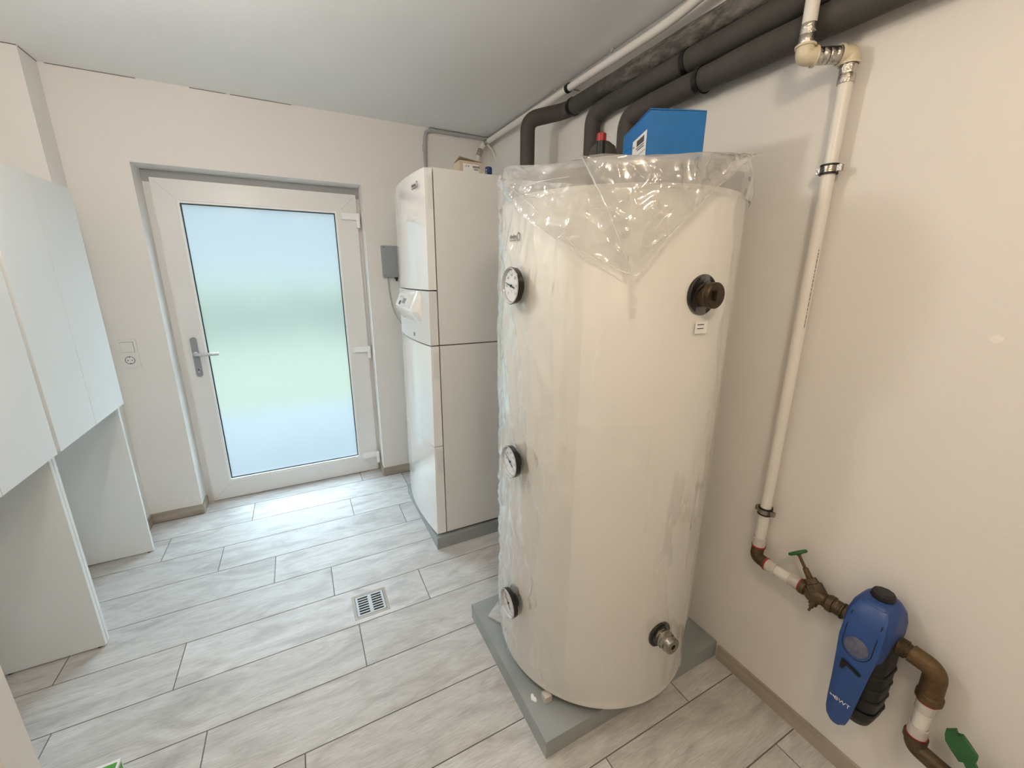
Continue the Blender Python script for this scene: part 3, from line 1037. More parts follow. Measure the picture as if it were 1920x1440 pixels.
def gauge(px, py, hand_deg, label):
    n = Vector((-1, 0, 0)); right = Vector((0, -1, 0)); up = Vector((0, 0, 1))
    c = on_x(px, py, 0.540)
    g = thing('thermometer', label, 'thermometer', (c.x, c.y, c.z), 'dial thermometers on the tank')
    fr = (right, up, n)
    bm = bmesh.new()
    lathe(bm, (TX - TR - 0.002, c.y, c.z), n, [(0, 0.024), (0.006, 0.024), (0.008, 0.014), (0.022, 0.014)], 24)
    obj('stem', bm, 'black_plastic', g, smooth=40)
    bm = bmesh.new()
    o = Vector((c.x + 0.017, c.y, c.z))
    lathe(bm, o, n, [(0, 0.0), (0, 0.046), (0.002, 0.0500), (0.0180, 0.0518), (0.0186, 0.0508), (0.0120, 0.0455), (0.0120, 0.0)], 48, cap=False)
    bz = obj('bezel', bm, 'black_gloss', g, smooth=35)
    bm = bmesh.new()
    lathe(bm, o, n, [(0.0188, 0.0508), (0.0205, 0.0500), (0.0210, 0.0484), (0.0190, 0.0464), (0.0130, 0.0450)], 48, cap=False)
    obj('lens_rim', bm, 'lens_grey', bz, smooth=45)
    fo = o + n * 0.0126
    bm = bmesh.new()
    lathe(bm, fo, n, [(0, 0.0440), (0.0003, 0.0440)], 48)
    dl = obj('dial', bm, 'dial_white', g)
    bm = bmesh.new()
    for k in range(13):
        a = math.radians(225 - k * 270 / 12)
        u, v = math.cos(a), math.sin(a)
        r0, r1 = 0.0385, 0.0425
        t = 0.0005
        p = [(u * r0 - v * t, v * r0 + u * t), (u * r0 + v * t, v * r0 - u * t), (u * r1 + v * t, v * r1 - u * t), (u * r1 - v * t, v * r1 + u * t)]
        prism(bm, p, fo + n * 0.0004, right, up, n, 0.0002)
    for k, s in enumerate(('0', '20', '40', '60', '80', '100', '120')):
        a = math.radians(225 - k * 45)
        text_bm(s, 0.0115, fo + right * (math.cos(a) * 0.0300) + up * (math.sin(a) * 0.0300) + n * 0.0005, right, up, 0.0, bm=bm)
    text_bm('°C', 0.0075, fo - up * 0.016 + n * 0.0005, right, up, 0.0, bm=bm)
    obj('dial_marks', bm, 'print_dark', dl, fix=False)
    bm = bmesh.new()
    a = math.radians(hand_deg)
    e1 = right * math.cos(a) + up * math.sin(a)
    e2 = up * math.cos(a) - right * math.sin(a)
    prism(bm, [(-0.022, -0.0020), (0.004, -0.0022), (0.036, -0.0006), (0.036, 0.0006), (0.004, 0.0022), (-0.022, 0.0020)], fo + n * 0.003, e1, e2, n, 0.0008)
    lathe(bm, fo + n * 0.0006, n, [(0, 0.004), (0.004, 0.004)], 14)
    obj('hand', bm, 'black_plastic', g)
    bm = bmesh.new()
    lathe(bm, fo + n * 0.0050, n, [(0, 0.0447), (0.0008, 0.0440)], 40)
    obj('cover_glass', bm, 'gauge_glass', g)
    return g


gauge(957, 536, 165, 'round dial thermometer high on the tank left side, topmost of three')
gauge(955, 866, 150, 'round dial thermometer halfway up the tank, middle of three')
gauge(952, 1131, 135, 'round dial thermometer low on the tank, just above the plinth')

# upper plugged connection
n = Vector((0, -1, 0))
cu_ = on_y(1318, 553, TY - TR)
p0 = Vector((cu_.x - 0.002, TY - TR, cu_.z))
up_s = thing('plugged_connection', 'dark bronze plug in black rubber rosette high on the tank', 'pipe plug', p0)
bm = bmesh.new()
lathe(bm, p0 + Vector((0, 0.004, 0)), n, [(0, 0.052), (0.006, 0.052), (0.0085, 0.049), (0.0085, 0.040), (0.006, 0.036), (0.0060, 0.0)], 40, cap=False)
obj('rosette', bm, 'rubber_black', up_s, smooth=35)
bm = bmesh.new()
v = [p0 + Vector((x, -0.010 - dy, z)) for x, dy, z in ((-0.050, 0, -0.020), (-0.046, 0.002, 0.005), (-0.010, 0.010, 0.036), (0.014, 0.008, 0.042), (-0.018, 0.004, 0.030), (-0.036, 0.002, 0.002))]
vv = [bm.verts.new(q) for q in v]
bm.faces.new((vv[0], vv[1], vv[5])); bm.faces.new((vv[1], vv[2], vv[4], vv[5])); bm.faces.new((vv[2], vv[3], vv[4]))
obj('torn_foil_edge', bm, 'rubber_black', up_s)
bm = bmesh.new()
lathe(bm, p0 + n * 0.003, n, [(0, 0.029), (0.016, 0.029), (0.017, 0.0310), (0.024, 0.0310), (0.026, 0.029)], 36)
obj('nipple', bm, 'brass_dark', up_s, smooth=35)
bm = bmesh.new()
lathe(bm, p0 + n * 0.027, n, [(0, 0.0300), (0.002, 0.0325), (0.012, 0.0325), (0.014, 0.0305), (0.0142, 0.0)], 36, cap=False)
pg = obj('plug', bm, 'bronze_plug', up_s, smooth=35)
bm = bmesh.new()
q = p0 + n * 0.0412
box(bm, q.x - 0.0125, q.x + 0.0125, q.y - 0.010, q.y, q.z - 0.0125, q.z + 0.0125)
obj('square_head', bev(bm, 0.002, 2), 'bronze_plug', pg)
# sticker below
bm = bmesh.new()
sp = tpoint(-1.0, 1.376, TR + 0.0060)
box(bm, sp.x - 0.022, sp.x + 0.024, sp.y - 0.0004, sp.y, sp.z - 0.016, sp.z + 0.016)
st = obj('sticker', bm, 'label_white', tank)
bm = bmesh.new()
for dz in (0.006, -0.004):
    box(bm, sp.x - 0.014, sp.x + 0.010, sp.y - 0.0010, sp.y - 0.0004, sp.z + dz, sp.z + dz + 0.0022)
obj('sticker_print', bm, 'print_dark', st)

# lower connection
cl_ = on_y(1236, 1190, TY - TR)
p1 = Vector((cl_.x, TY - TR, cl_.z + 0.004))
lo_s = thing('drain_connection', 'steel hex nipple in black rosette low on the tank', 'pipe fitting', p1)
bm = bmesh.new()
lathe(bm, p1 + Vector((0, 0.004, 0)), n, [(0, 0.044), (0.007, 0.044), (0.0095, 0.041), (0.0095, 0.032), (-0.004, 0.031), (-0.004, 0.0)], 36, cap=False)
obj('rosette', bm, 'rubber_black', lo_s, smooth=35)
bm = bmesh.new()
lathe(bm, p1, n, [(0, 0.024), (0.008, 0.024), (0.008, 0.030), (0.015, 0.030), (0.015, 0.025), (0.020, 0.025), (0.020, 0.030), (0.027, 0.030), (0.027, 0.024)], 32)
obj('nipple', bm, 'steel', lo_s, smooth=35)
bm = bmesh.new()
lathe(bm, p1 + n * 0.027, n, [(0, 0.031), (0.012, 0.031)], 6)
obj('hex_nut', bev(bm, 0.0012, 1), 'steel', lo_s)
bm = bmesh.new()
lathe(bm, p1 + n * 0.039, n, [(0, 0.0265), (0.016, 0.0265), (0.018, 0.0245), (0.018, 0.0085), (0.010, 0.008), (0.010, 0.0)], 32, cap=False)
obj('plug', bm, 'steel', lo_s, smooth=35)
bm = bmesh.new()
lathe(bm, p1 + n * 0.0500, n, [(0, 0.0078), (0.0004, 0.0078)], 6)
obj('hex_socket', bm, 'cavity', lo_s)

# ---------------------------------------------------------------- plastic film around the tank
film = thing('plastic_film', 'clear crinkled plastic film draped over and around the tank', 'plastic film', (TX, TY, TZ0))


def nz(x, y, z):
    return noise.noise(Vector((x, y, z)))


def crease(x, y, z):
    # sharp fold lines
    return max(0.0, 1.0 - 2.6 * abs(nz(x, y, z))) ** 2


def tp(px, py, r):
    # where the line of sight meets the tank's film at radius r: (angle, height)
    d = ray(px, py)
    a = d.x * d.x + d.y * d.y
    b = -2 * (d.x * TX + d.y * TY)
    c = TX * TX + TY * TY - r * r
    q = CAM + d * ((-b - math.sqrt(max(0.0, b * b - 4 * a * c))) / (2 * a))
    return math.degrees(math.atan2(q.x - TX, -(q.y - TY))), q.z


def sleeve_r(th, z):
    # th in degrees, wrinkles stronger on the door side
    s = math.exp(-((th + 95) / 45.0) ** 2)
    w = 0.0030 * abs(nz(th * 0.09, z * 3.2, 1.7)) + 0.0020 * nz(th * 0.22, z * 9.0, 5.1)
    w += s * (0.010 * crease(th * 0.10 + z * 2.0, z * 5.0, 9.3) + 0.006 * crease(th * 0.23 - z * 4, z * 11.0, 2.2))
    w += 0.0022 * crease(th * 0.055 + z * 1.5, z * 2.6, 6.6)
    # horizontal folded seam
    zs = 1.125 + 0.010 * math.sin(math.radians(th * 2))
    w += 0.0040 * math.exp(-((z - zs) / 0.004) ** 2)
    # vertical pleats
    for t0, a in ((-47, 0.003), (-62, 0.0025), (-20, 0.002)):
        w += a * math.exp(-((th - t0 - 2 * nz(z * 2, t0, 0)) / 1.6) ** 2)
    return TR + 0.0035 + max(0.0, w)


bm = bmesh.new()
NT, NZ = 420, 210
grid = []
for i in range(NT):
    th = -180 + 360 * i / NT
    col_ = []
    for j in range(NZ + 1):
        z = 0.135 + (1.712 - 0.135) * j / NZ
        if j == 0:
            z += 0.02 * nz(th * 0.05, 3, 1)
        r = sleeve_r(th, z)
        if z > 1.66:
            r += 0.004 * (z - 1.66) / 0.05
        d = tdir(th)
        col_.append(bm.verts.new((TX + d.x * r, TY + d.y * r, z)))
    grid.append(col_)
for i in range(NT):
    for j in range(NZ):
        a, b = grid[i], grid[(i + 1) % NT]
        bm.faces.new((a[j], b[j], b[j + 1], a[j + 1]))
obj('sleeve', bm, 'foil_clear', film, smooth=80)


bm = bmesh.new()
grid = []
for i in range(91):
    u = i / 90
    col_ = []
    for j in range(141):
        v = j / 140
        z = 0.19 + (1.69 - 0.19) * v + 0.015 * nz(u * 5, 3, 3) * (1 - v)
        th = -150 + u * (150 - 51 + 3.0 * nz(z * 1.7, 8, 1) + 1.0 * nz(z * 7, 2, 1))
        r = sleeve_r(th, z) + 0.0016 + 0.0025 * crease(th * 0.07 - z * 2.2, z * 3.1, 4.4) + 0.0015 * abs(nz(th * 0.06, z * 2, 9.9))
        if u > 0.985:
            r += 0.0012
        col_.append(bm.verts.new(tpoint(th, z, r)))
    grid.append(col_)
for i in range(90):
    for j in range(140):
        bm.faces.new((grid[i][j], grid[i + 1][j], grid[i + 1][j + 1], grid[i][j + 1]))
obj('overlap_layer', bm, 'foil_layer', film, smooth=80)


def interp(tab, x):
    if x <= tab[0][0]:
        return tab[0][1]
    for (x0, y0), (x1, y1) in zip(tab, tab[1:]):
        if x <= x1:
            t = (x - x0) / (x1 - x0)
            return y0 + (y1 - y0) * t
    return tab[-1][1]


# collar: film standing up round the lid, rim wavy and folded inwards
TOP = [(-180, 1.79), (-130, 1.80), (-100, 1.806), (-88, 1.792), (-76, 1.778), (-60, 1.766), (-52, 1.772), (-46, 1.771), (-32, 1.771), (-20, 1.774), (-10, 1.782), (4, 1.786), (12, 1.799), (18, 1.796), (25, 1.772), (32, 1.762), (48, 1.765), (90, 1.785), (180, 1.79)]
bm = bmesh.new()
NT2, NV = 320, 22
grid = []
for i in range(NT2):
    th = -180 + 360 * i / NT2
    zt = interp(TOP, th)
    d = tdir(th)
    col_ = []
    for j in range(NV + 1):
        v = j / NV
        if v < 0.6:
            t = v / 0.6
            z = 1.700 + (zt - 1.700) * t
            r = TR + 0.010 + 0.006 * math.sin(t * 3.0) + 0.006 * nz(th * 0.08, z * 20, 4.0) + 0.004 * abs(nz(th * 0.3, z * 35, 8.0))
        else:
            t = (v - 0.6) / 0.4
            z = zt - 0.006 * t - 0.016 * t * t + 0.012 * nz(th * 0.06, t * 3, 7.7) * t
            z = max(z, TZL + 0.003)
            r = TR + 0.010 - 0.012 * t - 0.075 * t * t + 0.008 * nz(th * 0.1, t * 4, 2.0)
        col_.append(bm.verts.new((TX + d.x * r, TY + d.y * r, z)))
    grid.append(col_)
for i in range(NT2):
    for j in range(NV):
        a, b = grid[i], grid[(i + 1) % NT2]
        bm.faces.new((a[j], b[j], b[j + 1], a[j + 1]))
obj('collar', bm, 'foil_milky', film, smooth=80)


def patch(name, top, low, r0, bulge, material, nu=110, nv=80, crumple=0.006, seed=0.0, hem=True):
    """film flap between two curves given as lists of (theta, z)"""
    bm = bmesh.new()

    def along(c, u):
        L = [0.0]
        for (a, b), (c1, d1) in zip(c, c[1:]):
            L.append(L[-1] + math.hypot((c1 - a) * 0.0064, d1 - b))
        s = u * L[-1]
        for k in range(len(c) - 1):
            if s <= L[k + 1] or k == len(c) - 2:
                t = (s - L[k]) / max(1e-9, L[k + 1] - L[k])
                return (c[k][0] + (c[k + 1][0] - c[k][0]) * t, c[k][1] + (c[k + 1][1] - c[k][1]) * t)
    g = []
    for i in range(nu + 1):
        u = i / nu
        a, b = along(top, u), along(low, u)
        row = []
        for j in range(nv + 1):
            v = j / nv
            th, z = a[0] + (b[0] - a[0]) * v, a[1] + (b[1] - a[1]) * v
            cr = crumple * (0.7 * crease(th * 0.09 + seed + z * 6, z * 11, seed) + 0.45 * crease(th * 0.20 - z * 9, z * 24 + seed, 3 + seed) + 0.3 * abs(nz(th * 0.12, z * 20, seed)))
            env = min(1.0, 6 * v) * 1.0
            r = r0 + bulge * math.sin(math.pi * min(1, 0.15 + 0.75 * v)) + cr * env
            d = tdir(th)
            row.append(bm.verts.new((TX + d.x * r, TY + d.y * r, z)))
        g.append(row)
    for i in range(nu):
        for j in range(nv):
            bm.faces.new((g[i][j], g[i + 1][j], g[i + 1][j + 1], g[i][j + 1]))
    bmesh.ops.remove_doubles(bm, verts=bm.verts[:], dist=0.0004)
    o = obj(name, bm, material, film, smooth=70)
    return o


# big triangular flap hanging over the front
patch('folded_flap', [(-53, 1.770), (-46, 1.772), (-30, 1.760), (-14, 1.774), (4, 1.784), (13, 1.794)],
      [(-53, 1.766), (-44, 1.66), (-33.5, 1.505), (-32.0, 1.504), (-22, 1.60), (-8, 1.70), (13, 1.790)], TR + 0.022, 0.020, 'foil_milky', seed=1.3, crumple=0.012)
# second layer behind it to the left
patch('folded_flap', [(-100, 1.775), (-80, 1.745), (-66, 1.726), (-50, 1.712), (-36, 1.70)],
      [(-99, 1.74), (-82, 1.665), (-63, 1.597), (-50, 1.555), (-35, 1.510)], TR + 0.013, 0.007, 'foil_milky', seed=4.9, crumple=0.008)
# inner ply of the big flap
patch('folded_flap', [(-50, 1.765), (-30, 1.755), (6, 1.775)],
      [(-46, 1.70), (-33, 1.53), (-6, 1.70)], TR + 0.012, 0.010, 'foil_clear', seed=8.2, crumple=0.010)


def ridge(pts, r, m):
    bm = bmesh.new()
    tube(bm, [tpoint(t, z, rr) for t, z, rr in pts], r, 8)
    obj('film_crease', bm, m, film, smooth=80)


def curve_pts(ctrl, n=24, wob=0.0):
    out = []
    L = len(ctrl) - 1
    for k in range(n + 1):
        s = k / n * L
        i = min(int(s), L - 1)
        t = s - i
        a, b = ctrl[i], ctrl[i + 1]
        out.append(tuple(a[q] + (b[q] - a[q]) * t for q in range(3)))
    return [(t + wob * nz(k * 0.5, 1, 2), z + wob * 0.004 * nz(k * 0.6, 4, 2), r) for k, (t, z, r) in enumerate(out)]


RF = TR + 0.040
ridge(curve_pts([(-53, 1.768, TR + 0.03), (-44, 1.66, RF), (-34.2, 1.512, RF)], 24, 0.3), 0.0020, 'foil_edge')
ridge(curve_pts([(-31.2, 1.512, RF), (-22, 1.60, RF), (-8, 1.70, RF), (12, 1.790, TR + 0.03)], 24, 0.3), 0.0014, 'foil_edge')
ridge(curve_pts([(-99, 1.74, TR + 0.015), (-82, 1.664, TR + 0.02), (-63, 1.596, TR + 0.02), (-50, 1.553, TR + 0.018), (-35, 1.510, TR + 0.03)], 30, 0.5), 0.0012, 'foil_edge')
for pl_ in (((955, 348), (1000, 388), (1026, 420), (1042, 446)), ((985, 362), (1015, 372), (1050, 400), (1078, 428)), ((1052, 440), (1072, 470), (1094, 487)), ((1062, 445), (1085, 474), (1097, 484)), ((975, 352), (1010, 341), (1068, 331)), ((1085, 397), (1098, 388), (1136, 394)), ((1045, 446), (1058, 436), (1068, 431)), ((1230, 388), (1222, 405), (1240, 372)), ((1210, 455), (1228, 430), (1262, 390))):
    ridge(curve_pts([tp(a_, b_, TR + 0.024) + (TR + 0.024,) for a_, b_ in pl_], 16, 0.25), 0.0009, 'foil_edge')
# crinkled tail below the flap tip
bm = bmesh.new()
g = []
for i in range(5):
    row = []
    for j in range(40):
        v = j / 39
        th = -33.0 + (i - 2) * (0.55 + 0.3 * nz(j * 0.15, 1, 1)) + 1.4 * v + 0.5 * nz(j * 0.17, 5, 2)
        z = 1.508 - 0.105 * v
        row.append(bm.verts.new(tpoint(th, z, TR + 0.014 + 0.006 * abs(nz(i * 1.3, j * 0.7, 3)) + 0.012 * (1 - v))))
    g.append(row)
for i in range(4):
    for j in range(39):
        bm.faces.new((g[i][j], g[i + 1][j], g[i + 1][j + 1], g[i][j + 1]))
obj('film_tail', bm, 'foil_milky', film, smooth=70)
# rolled hem at the far left of the rim
bm = bmesh.new()
tube(bm, round_path([(0.585, 1.20, 1.782), (0.600, 1.14, 1.785), (0.66, 1.05, 1.782), (0.74, 0.98, 1.778)], 0.04, 5), [0.013 + 0.002 * math.sin(k * 2.1) for k in range(len(round_path([(0.585, 1.20, 1.782), (0.600, 1.14, 1.785), (0.66, 1.05, 1.782), (0.74, 0.98, 1.778)], 0.04, 5)))], 14)
obj('rolled_hem', bm, 'foil_milky', film, smooth=60)

# ---------------------------------------------------------------- blue box and fitting on the tank
A, B_, Cc = Vector((0.901, 0.937, 0)), Vector((1.043, 0.872, 0)), Vector((0.974, 1.154, 0))
ex = (B_ - A).normalized()
ey = Vector((-ex.y, ex.x, 0))
BW, BD, BH, BZ = 0.156, 0.229, 0.164, TZL + 0.004
bb = thing('blue_box', 'blue cardboard box with white label standing on top of the tank', 'box', (A + ex * BW / 2 + ey * BD / 2 + Vector((0, 0, BZ))))
bm = bmesh.new()
prism(bm, [(0, 0), (BW, 0), (BW, BD), (0, BD)], A + Vector((0, 0, BZ)), ex, ey, (0, 0, 1), BH)
obj('box_body', bev(bm, 0.0025, 2), 'box_blue', bb)
bm = bmesh.new()
o_ = A + Vector((0, 0, BZ + BH))
v = [bm.verts.new(o_ + ex * u + ey * w + Vector((0, 0, h))) for u, w, h in ((0.0, 0.001, 0.002), (BW, 0.001, 0.001), (BW, BD, 0.001), (0, BD, 0.001), (0.0, 0.001, 0.005), (BW * 0.5, 0.001, 0.0045), (BW, 0.001, 0.003), (BW, BD, 0.003), (0, BD, 0.003))]
bm.faces.new((v[4], v[5], v[6], v[7], v[8])); bm.faces.new((v[3], v[2], v[1], v[0])); bm.faces.new((v[0], v[1], v[6], v[5], v[4])); bm.faces.new((v[1], v[2], v[7], v[6])); bm.faces.new((v[2], v[3], v[8], v[7])); bm.faces.new((v[3], v[0], v[4], v[8]))
obj('lid_flap', bm, 'box_blue', bb)
# label on the left face (the face at u=0, running along ey)
lo = A + Vector((0, 0, BZ)) - ex * 0.0005


def lab(bm, u0, u1, v0, v1, h):
    prism(bm, [(u0, v0), (u1, v0), (u1, v1), (u0, v1)], lo - ex * h, ey, (0, 0, 1), -ex, 0.0003)


bm = bmesh.new(); lab(bm, 0.012, 0.128, 0.004, 0.122, 0.0)
ll = obj('paper_label', bm, 'label_white', bb)
bm = bmesh.new()
for k in range(17):
    lab(bm, 0.030 + k * 0.0036, 0.030 + k * 0.0036 + (0.0026 if k % 3 else 0.0014), 0.098, 0.114, 0.0006)
for k, (u0, u1) in enumerate(((0.030, 0.095), (0.030, 0.082))):
    lab(bm, u0, u1, 0.092 - k * 0.006, 0.0945 - k * 0.006, 0.0006)
lab(bm, 0.014, 0.124, 0.0735, 0.0743, 0.0006)
lab(bm, 0.062, 0.094, 0.060, 0.0645, 0.0006)
for k in range(7):
    lab(bm, 0.030, 0.094, 0.055 - k * 0.0052, 0.0568 - k * 0.0052, 0.0006)
lab(bm, 0.050, 0.094, 0.007, 0.014, 0.0006)
lab(bm, 0.106, 0.111, 0.010, 0.026, 0.0006)
lab(bm, 0.112, 0.122, 0.102, 0.106, 0.0006)
obj('label_print', bm, 'print_dark', ll)['kind'] = 'stuff'
bm = bmesh.new()
for k in range(7):
    zz = 0.118 - k * 0.014
    lab(bm, 0.150, 0.220 - 0.012 * (k % 3), zz, zz + 0.005, 0.0)
obj('side_print', bm, 'box_blue_print', bb)

vt = thing('air_vent', 'black vent with red cap on a brass base behind the blue box', 'valve', (0.985, 1.245, TZL))
bm = bmesh.new()
vx, vy = 0.985, 1.245
lathe(bm, (vx, vy, TZL), (0, 0, 1), [(0, 0.030), (0.02, 0.030), (0.03, 0.020), (0.088, 0.018), (0.090, 0.022), (0.108, 0.022)], 24)
obj('base', bm, 'brass_bright', vt, smooth=35)
bm = bmesh.new()
lathe(bm, (vx, vy, TZL + 0.108), (0, 0, 1), [(0, 0.0175), (0.010, 0.0155), (0.072, 0.0155)], 24)
obj('body', bm, 'black_plastic', vt, smooth=35)
bm = bmesh.new()
lathe(bm, (vx, vy, TZL + 0.180), (0, 0, 1), [(0, 0.0165), (0.022, 0.0165), (0.025, 0.0140)], 24)
obj('cap', bm, 'red_plastic', vt, smooth=35)
bm = bmesh.new()
lathe(bm, (1.075, 1.345, TZL), (0, 0, 1), [(0, 0.055), (0.165, 0.055), (0.198, 0.044), (0.215, 0.022)], 28)
tag(obj('insulated_stub', bm, 'insulation', smooth=30), 'dark insulated pipe stub on the tank beside the red-capped vent', 'pipe stub')

# ---------------------------------------------------------------- black insulated pipes under the ceiling
PIPES = [
    # x, z, radius, leg points, strap y, label
    (1.320, 2.312, 0.0365, [(1.320, 1.96, 2.312), (1.135, 2.030, 2.262), (1.135, 2.030, 1.977)], None, 'uppermost dark insulated pipe under the ceiling, with grey dusty patches', 'insulation_dusty'),
    (1.316, 2.234, 0.0370, [(1.316, 1.735, 2.228), (1.316, 1.735, 0.30)], 1.205, 'middle of three dark insulated pipes below the ceiling', 'insulation'),
    (1.300, 2.146, 0.0385, [(1.300, 1.480, 2.140), (1.300, 1.480, 0.30)], 1.125, 'lowest of three dark insulated pipes, passing right above the blue box', 'insulation'),
]
for k, (x, z, r, leg, ys, lbl, m) in enumerate(PIPES):
    t = thing('insulated_pipe', lbl, 'pipe', (x, leg[0][1], z), 'dark insulated pipes along the right wall')
    bm = bmesh.new()
    straight = [(x, YF + 0.01 + q * 0.1, z) for q in range(0, 1)]
    pts = round_path([(x, YF + 0.005, z)] + leg, 0.055 if k else 0.05, 7)
    # subdivide the long run so the sleeve can be slightly uneven
    run = []
    y = YF + 0.005
    while y < min(p.y for p in pts[1:3]) - 0.06:
        run.append(Vector((x, y, z)))
        y += 0.03
    pts = run + pts[1:]
    rr = []
    for q, p in enumerate(pts):
        w = 0.0025 * nz(p.y * 6, k * 3.3, 1) if q < len(run) else 0
        rr.append(r + w)
    if k == 0:
        cut = max(i for i, p in enumerate(run) if p.y < 1.66)
        tube(bm, pts[:cut + 2], rr[:cut + 2], 24)
        obj('sleeve', bm, m, t, smooth=60)
        bm = bmesh.new()
        tube(bm, pts[cut + 1:], [q + 0.0006 for q in rr[cut + 1:]], 24)
        obj('sleeve', bm, 'insulation', t, smooth=60)
    else:
        tube(bm, pts, rr, 24)
        obj('sleeve', bm, m, t, smooth=60)
    if ys is None:
        a, b = Vector((1.325, 1.96, 2.312)), Vector((1.135, 2.030, 2.300))
        d = (b - a).normalized()
        c = a + d * 0.03
        c = on_x(1064, 207, 1.30)
        c = Vector((1.320, 1.905, 2.312)); d = Vector((0, 1, 0))
        straps = [(c, d)]
    else:
        straps = [(Vector((x, ys, z)), Vector((0, 1, 0)))]
    for c, d in straps:
        bm = bmesh.new()
        lathe(bm, c - d * 0.010, d, [(0, r + 0.001), (0.0, r + 0.0040), (0.020, r + 0.0040), (0.020, r + 0.001)], 36, cap=False)
        obj('strap', bm, 'strap_black', t, smooth=40)

# ---------------------------------------------------------------- white pipe and conduits near the ceiling
wp = thing('ceiling_pipe', 'slim white pipe running under the ceiling above the dark pipes', 'pipe', (1.300, 2.0, 2.395))
bm = bmesh.new()
wpts = round_path([(1.300, 2.925, 2.402), (1.300, 1.25, 2.386), (1.262, 0.98, 2.40), (1.20, 0.80, 2.435), (1.17, 0.70, 2.456)], 0.15, 8)
tube(bm, wpts, 0.0165, 18)
obj('tube', bm, 'pipe_white', wp, smooth=60)
bm = bmesh.new()
lathe(bm, (1.300, 2.872, 2.402), (0, 1, 0), [(0, 0.0185), (0.022, 0.0190), (0.022, 0.0175), (0.026, 0.0175), (0.026, 0.0195), (0.050, 0.0195)], 20)
obj('press_sleeve', bm, 'chrome_sleeve', wp, smooth=40)
bm = bmesh.new()
tube(bm, round_path([(1.300, 2.92, 2.402), (1.300, 2.962, 2.402), (1.275, 2.962, 2.362)], 0.03, 6), 0.0185, 16)
obj('elbow', bm, 'pipe_white', wp, smooth=60)
bm = bmesh.new()
cylinder(bm, (1.277, 2.962, 2.366), (1.258, 2.962, 2.322), 0.0190, 18)
obj('press_sleeve', bm, 'chrome_sleeve', wp, smooth=40)
bm = bmesh.new()
tube(bm, round_path([(1.260, 2.962, 2.326), (1.238, 2.962, 2.25), (1.235, 2.962, 0.40)], 0.06, 6), 0.0155, 16)
obj('tube', bm, 'pipe_white', wp, smooth=60)
cy = on_x(1066, 166, 1.300).y
bm = bmesh.new()
lathe(bm, (1.300, cy - 0.011, 2.394), (0, 1, 0), [(0, 0.0165), (0, 0.0205), (0.006, 0.0205), (0.006, 0.019), (0.016, 0.019), (0.016, 0.0205), (0.022, 0.0205), (0.022, 0.0165)], 24, cap=False)
cl = obj('clamp', bm, 'black_plastic', wp, smooth=40)
bm = bmesh.new()
cylinder(bm, (1.318, cy, 2.394), (XR - 0.001, cy, 2.394), 0.004, 10)
obj('clamp_rod', bm, 'steel', cl, smooth=40)

cd_ = thing('conduit', 'grey conduit running along the ceiling edge and down behind the heat pump', 'conduit', (0.885, YB, 2.0))
bm = bmesh.new()
tube(bm, round_path([(0.878, YB - 0.012, 1.60), (0.880, YB - 0.012, 2.36), (0.890, YB - 0.012, 2.432), (0.94, YB - 0.012, 2.442), (XR - 0.014, YB - 0.014, 2.443), (XR - 0.014, 2.86, 2.443), (XR - 0.014, YF + 0.02, 2.443)], 0.03, 6), 0.0115, 14)
obj('tube', bm, 'conduit_grey', cd_, smooth=60)
for a, b in (((0.915, YB - 0.015, 2.4415), (0.945, YB - 0.015, 2.4420)), ((1.085, YB - 0.015, 2.4420), (1.125, YB - 0.015, 2.4425)), ((0.879, YB - 0.012, 2.31), (0.8795, YB - 0.012, 2.345))):
    bm = bmesh.new()
    cylinder(bm, a, b, 0.0145, 16)
    obj('coupling', bm, 'conduit_grey', cd_, smooth=40)
for yy in (2.55, 2.1, 1.65, 1.2):
    bm = new_box(XR - 0.030, XR - 0.0015, yy - 0.009, yy + 0.009, 2.444, ZC - 0.0005)
    obj('clip', bm, 'conduit_grey', cd_)
bm = bmesh.new()
tube(bm, round_path([tuple(on_y(q[0], q[1], 2.90)) for q in ((913, 270), (925, 284), (931, 305), (934, 335))] + [(tuple(on_y(934, 335, 2.90))[0], 2.90, 1.5)], 0.06, 7), 0.0058, 10)
tag(obj('cable', bm, 'pipe_white', smooth=60), 'thin white cable hanging in the corner behind the heat pump', 'cable')
bm = bmesh.new()
tube(bm, round_path([(1.362, 2.12, 2.085), (1.325, 2.12, 2.085), (1.285, 2.16, 2.00), (1.27, 2.17, 1.90)], 0.03, 6), 0.006, 10)
tag(obj('wall_hook', bm, 'conduit_grey', smooth=60), 'small grey hooked tube on the wall behind the tank', 'tube')

# ---------------------------------------------------------------- riser pipe on the right wall
PX, PY = 1.326, 0.688
PR = 0.0165
UX, UY = 1.236, 0.752
Z_T, Z_B = 2.055, 0.592
rp = thing('riser_pipe', 'white vertical pipe on right wall with press fittings and two clamps', 'pipe', (PX, PY, Z_B))
bm = bmesh.new(); cylinder(bm, (PX, PY, Z_B + 0.020), (PX, PY, Z_T - 0.026), PR, 24)
tb = obj('tube', bm, 'pipe_white', rp, smooth=40)
# printed line along the tube
bm = bmesh.new()
zz = 1.580
dvec = Vector((-0.35, -0.94, 0)).normalized()
sv = Vector((0, 0, 1)).cross(dvec)
while zz > 1.365:
    L_ = random.uniform(0.004, 0.016)
    c = Vector((PX, PY, zz)) + dvec * (PR + 0.0002)
    prism(bm, [(-0.0009, 0), (0.0009, 0), (0.0009, -L_), (-0.0009, -L_)], c, sv, (0, 0, 1), dvec, 0.0002)
    zz -= L_ + random.uniform(0.0012, 0.004)
obj('print_line', bm, 'print_dark', tb)


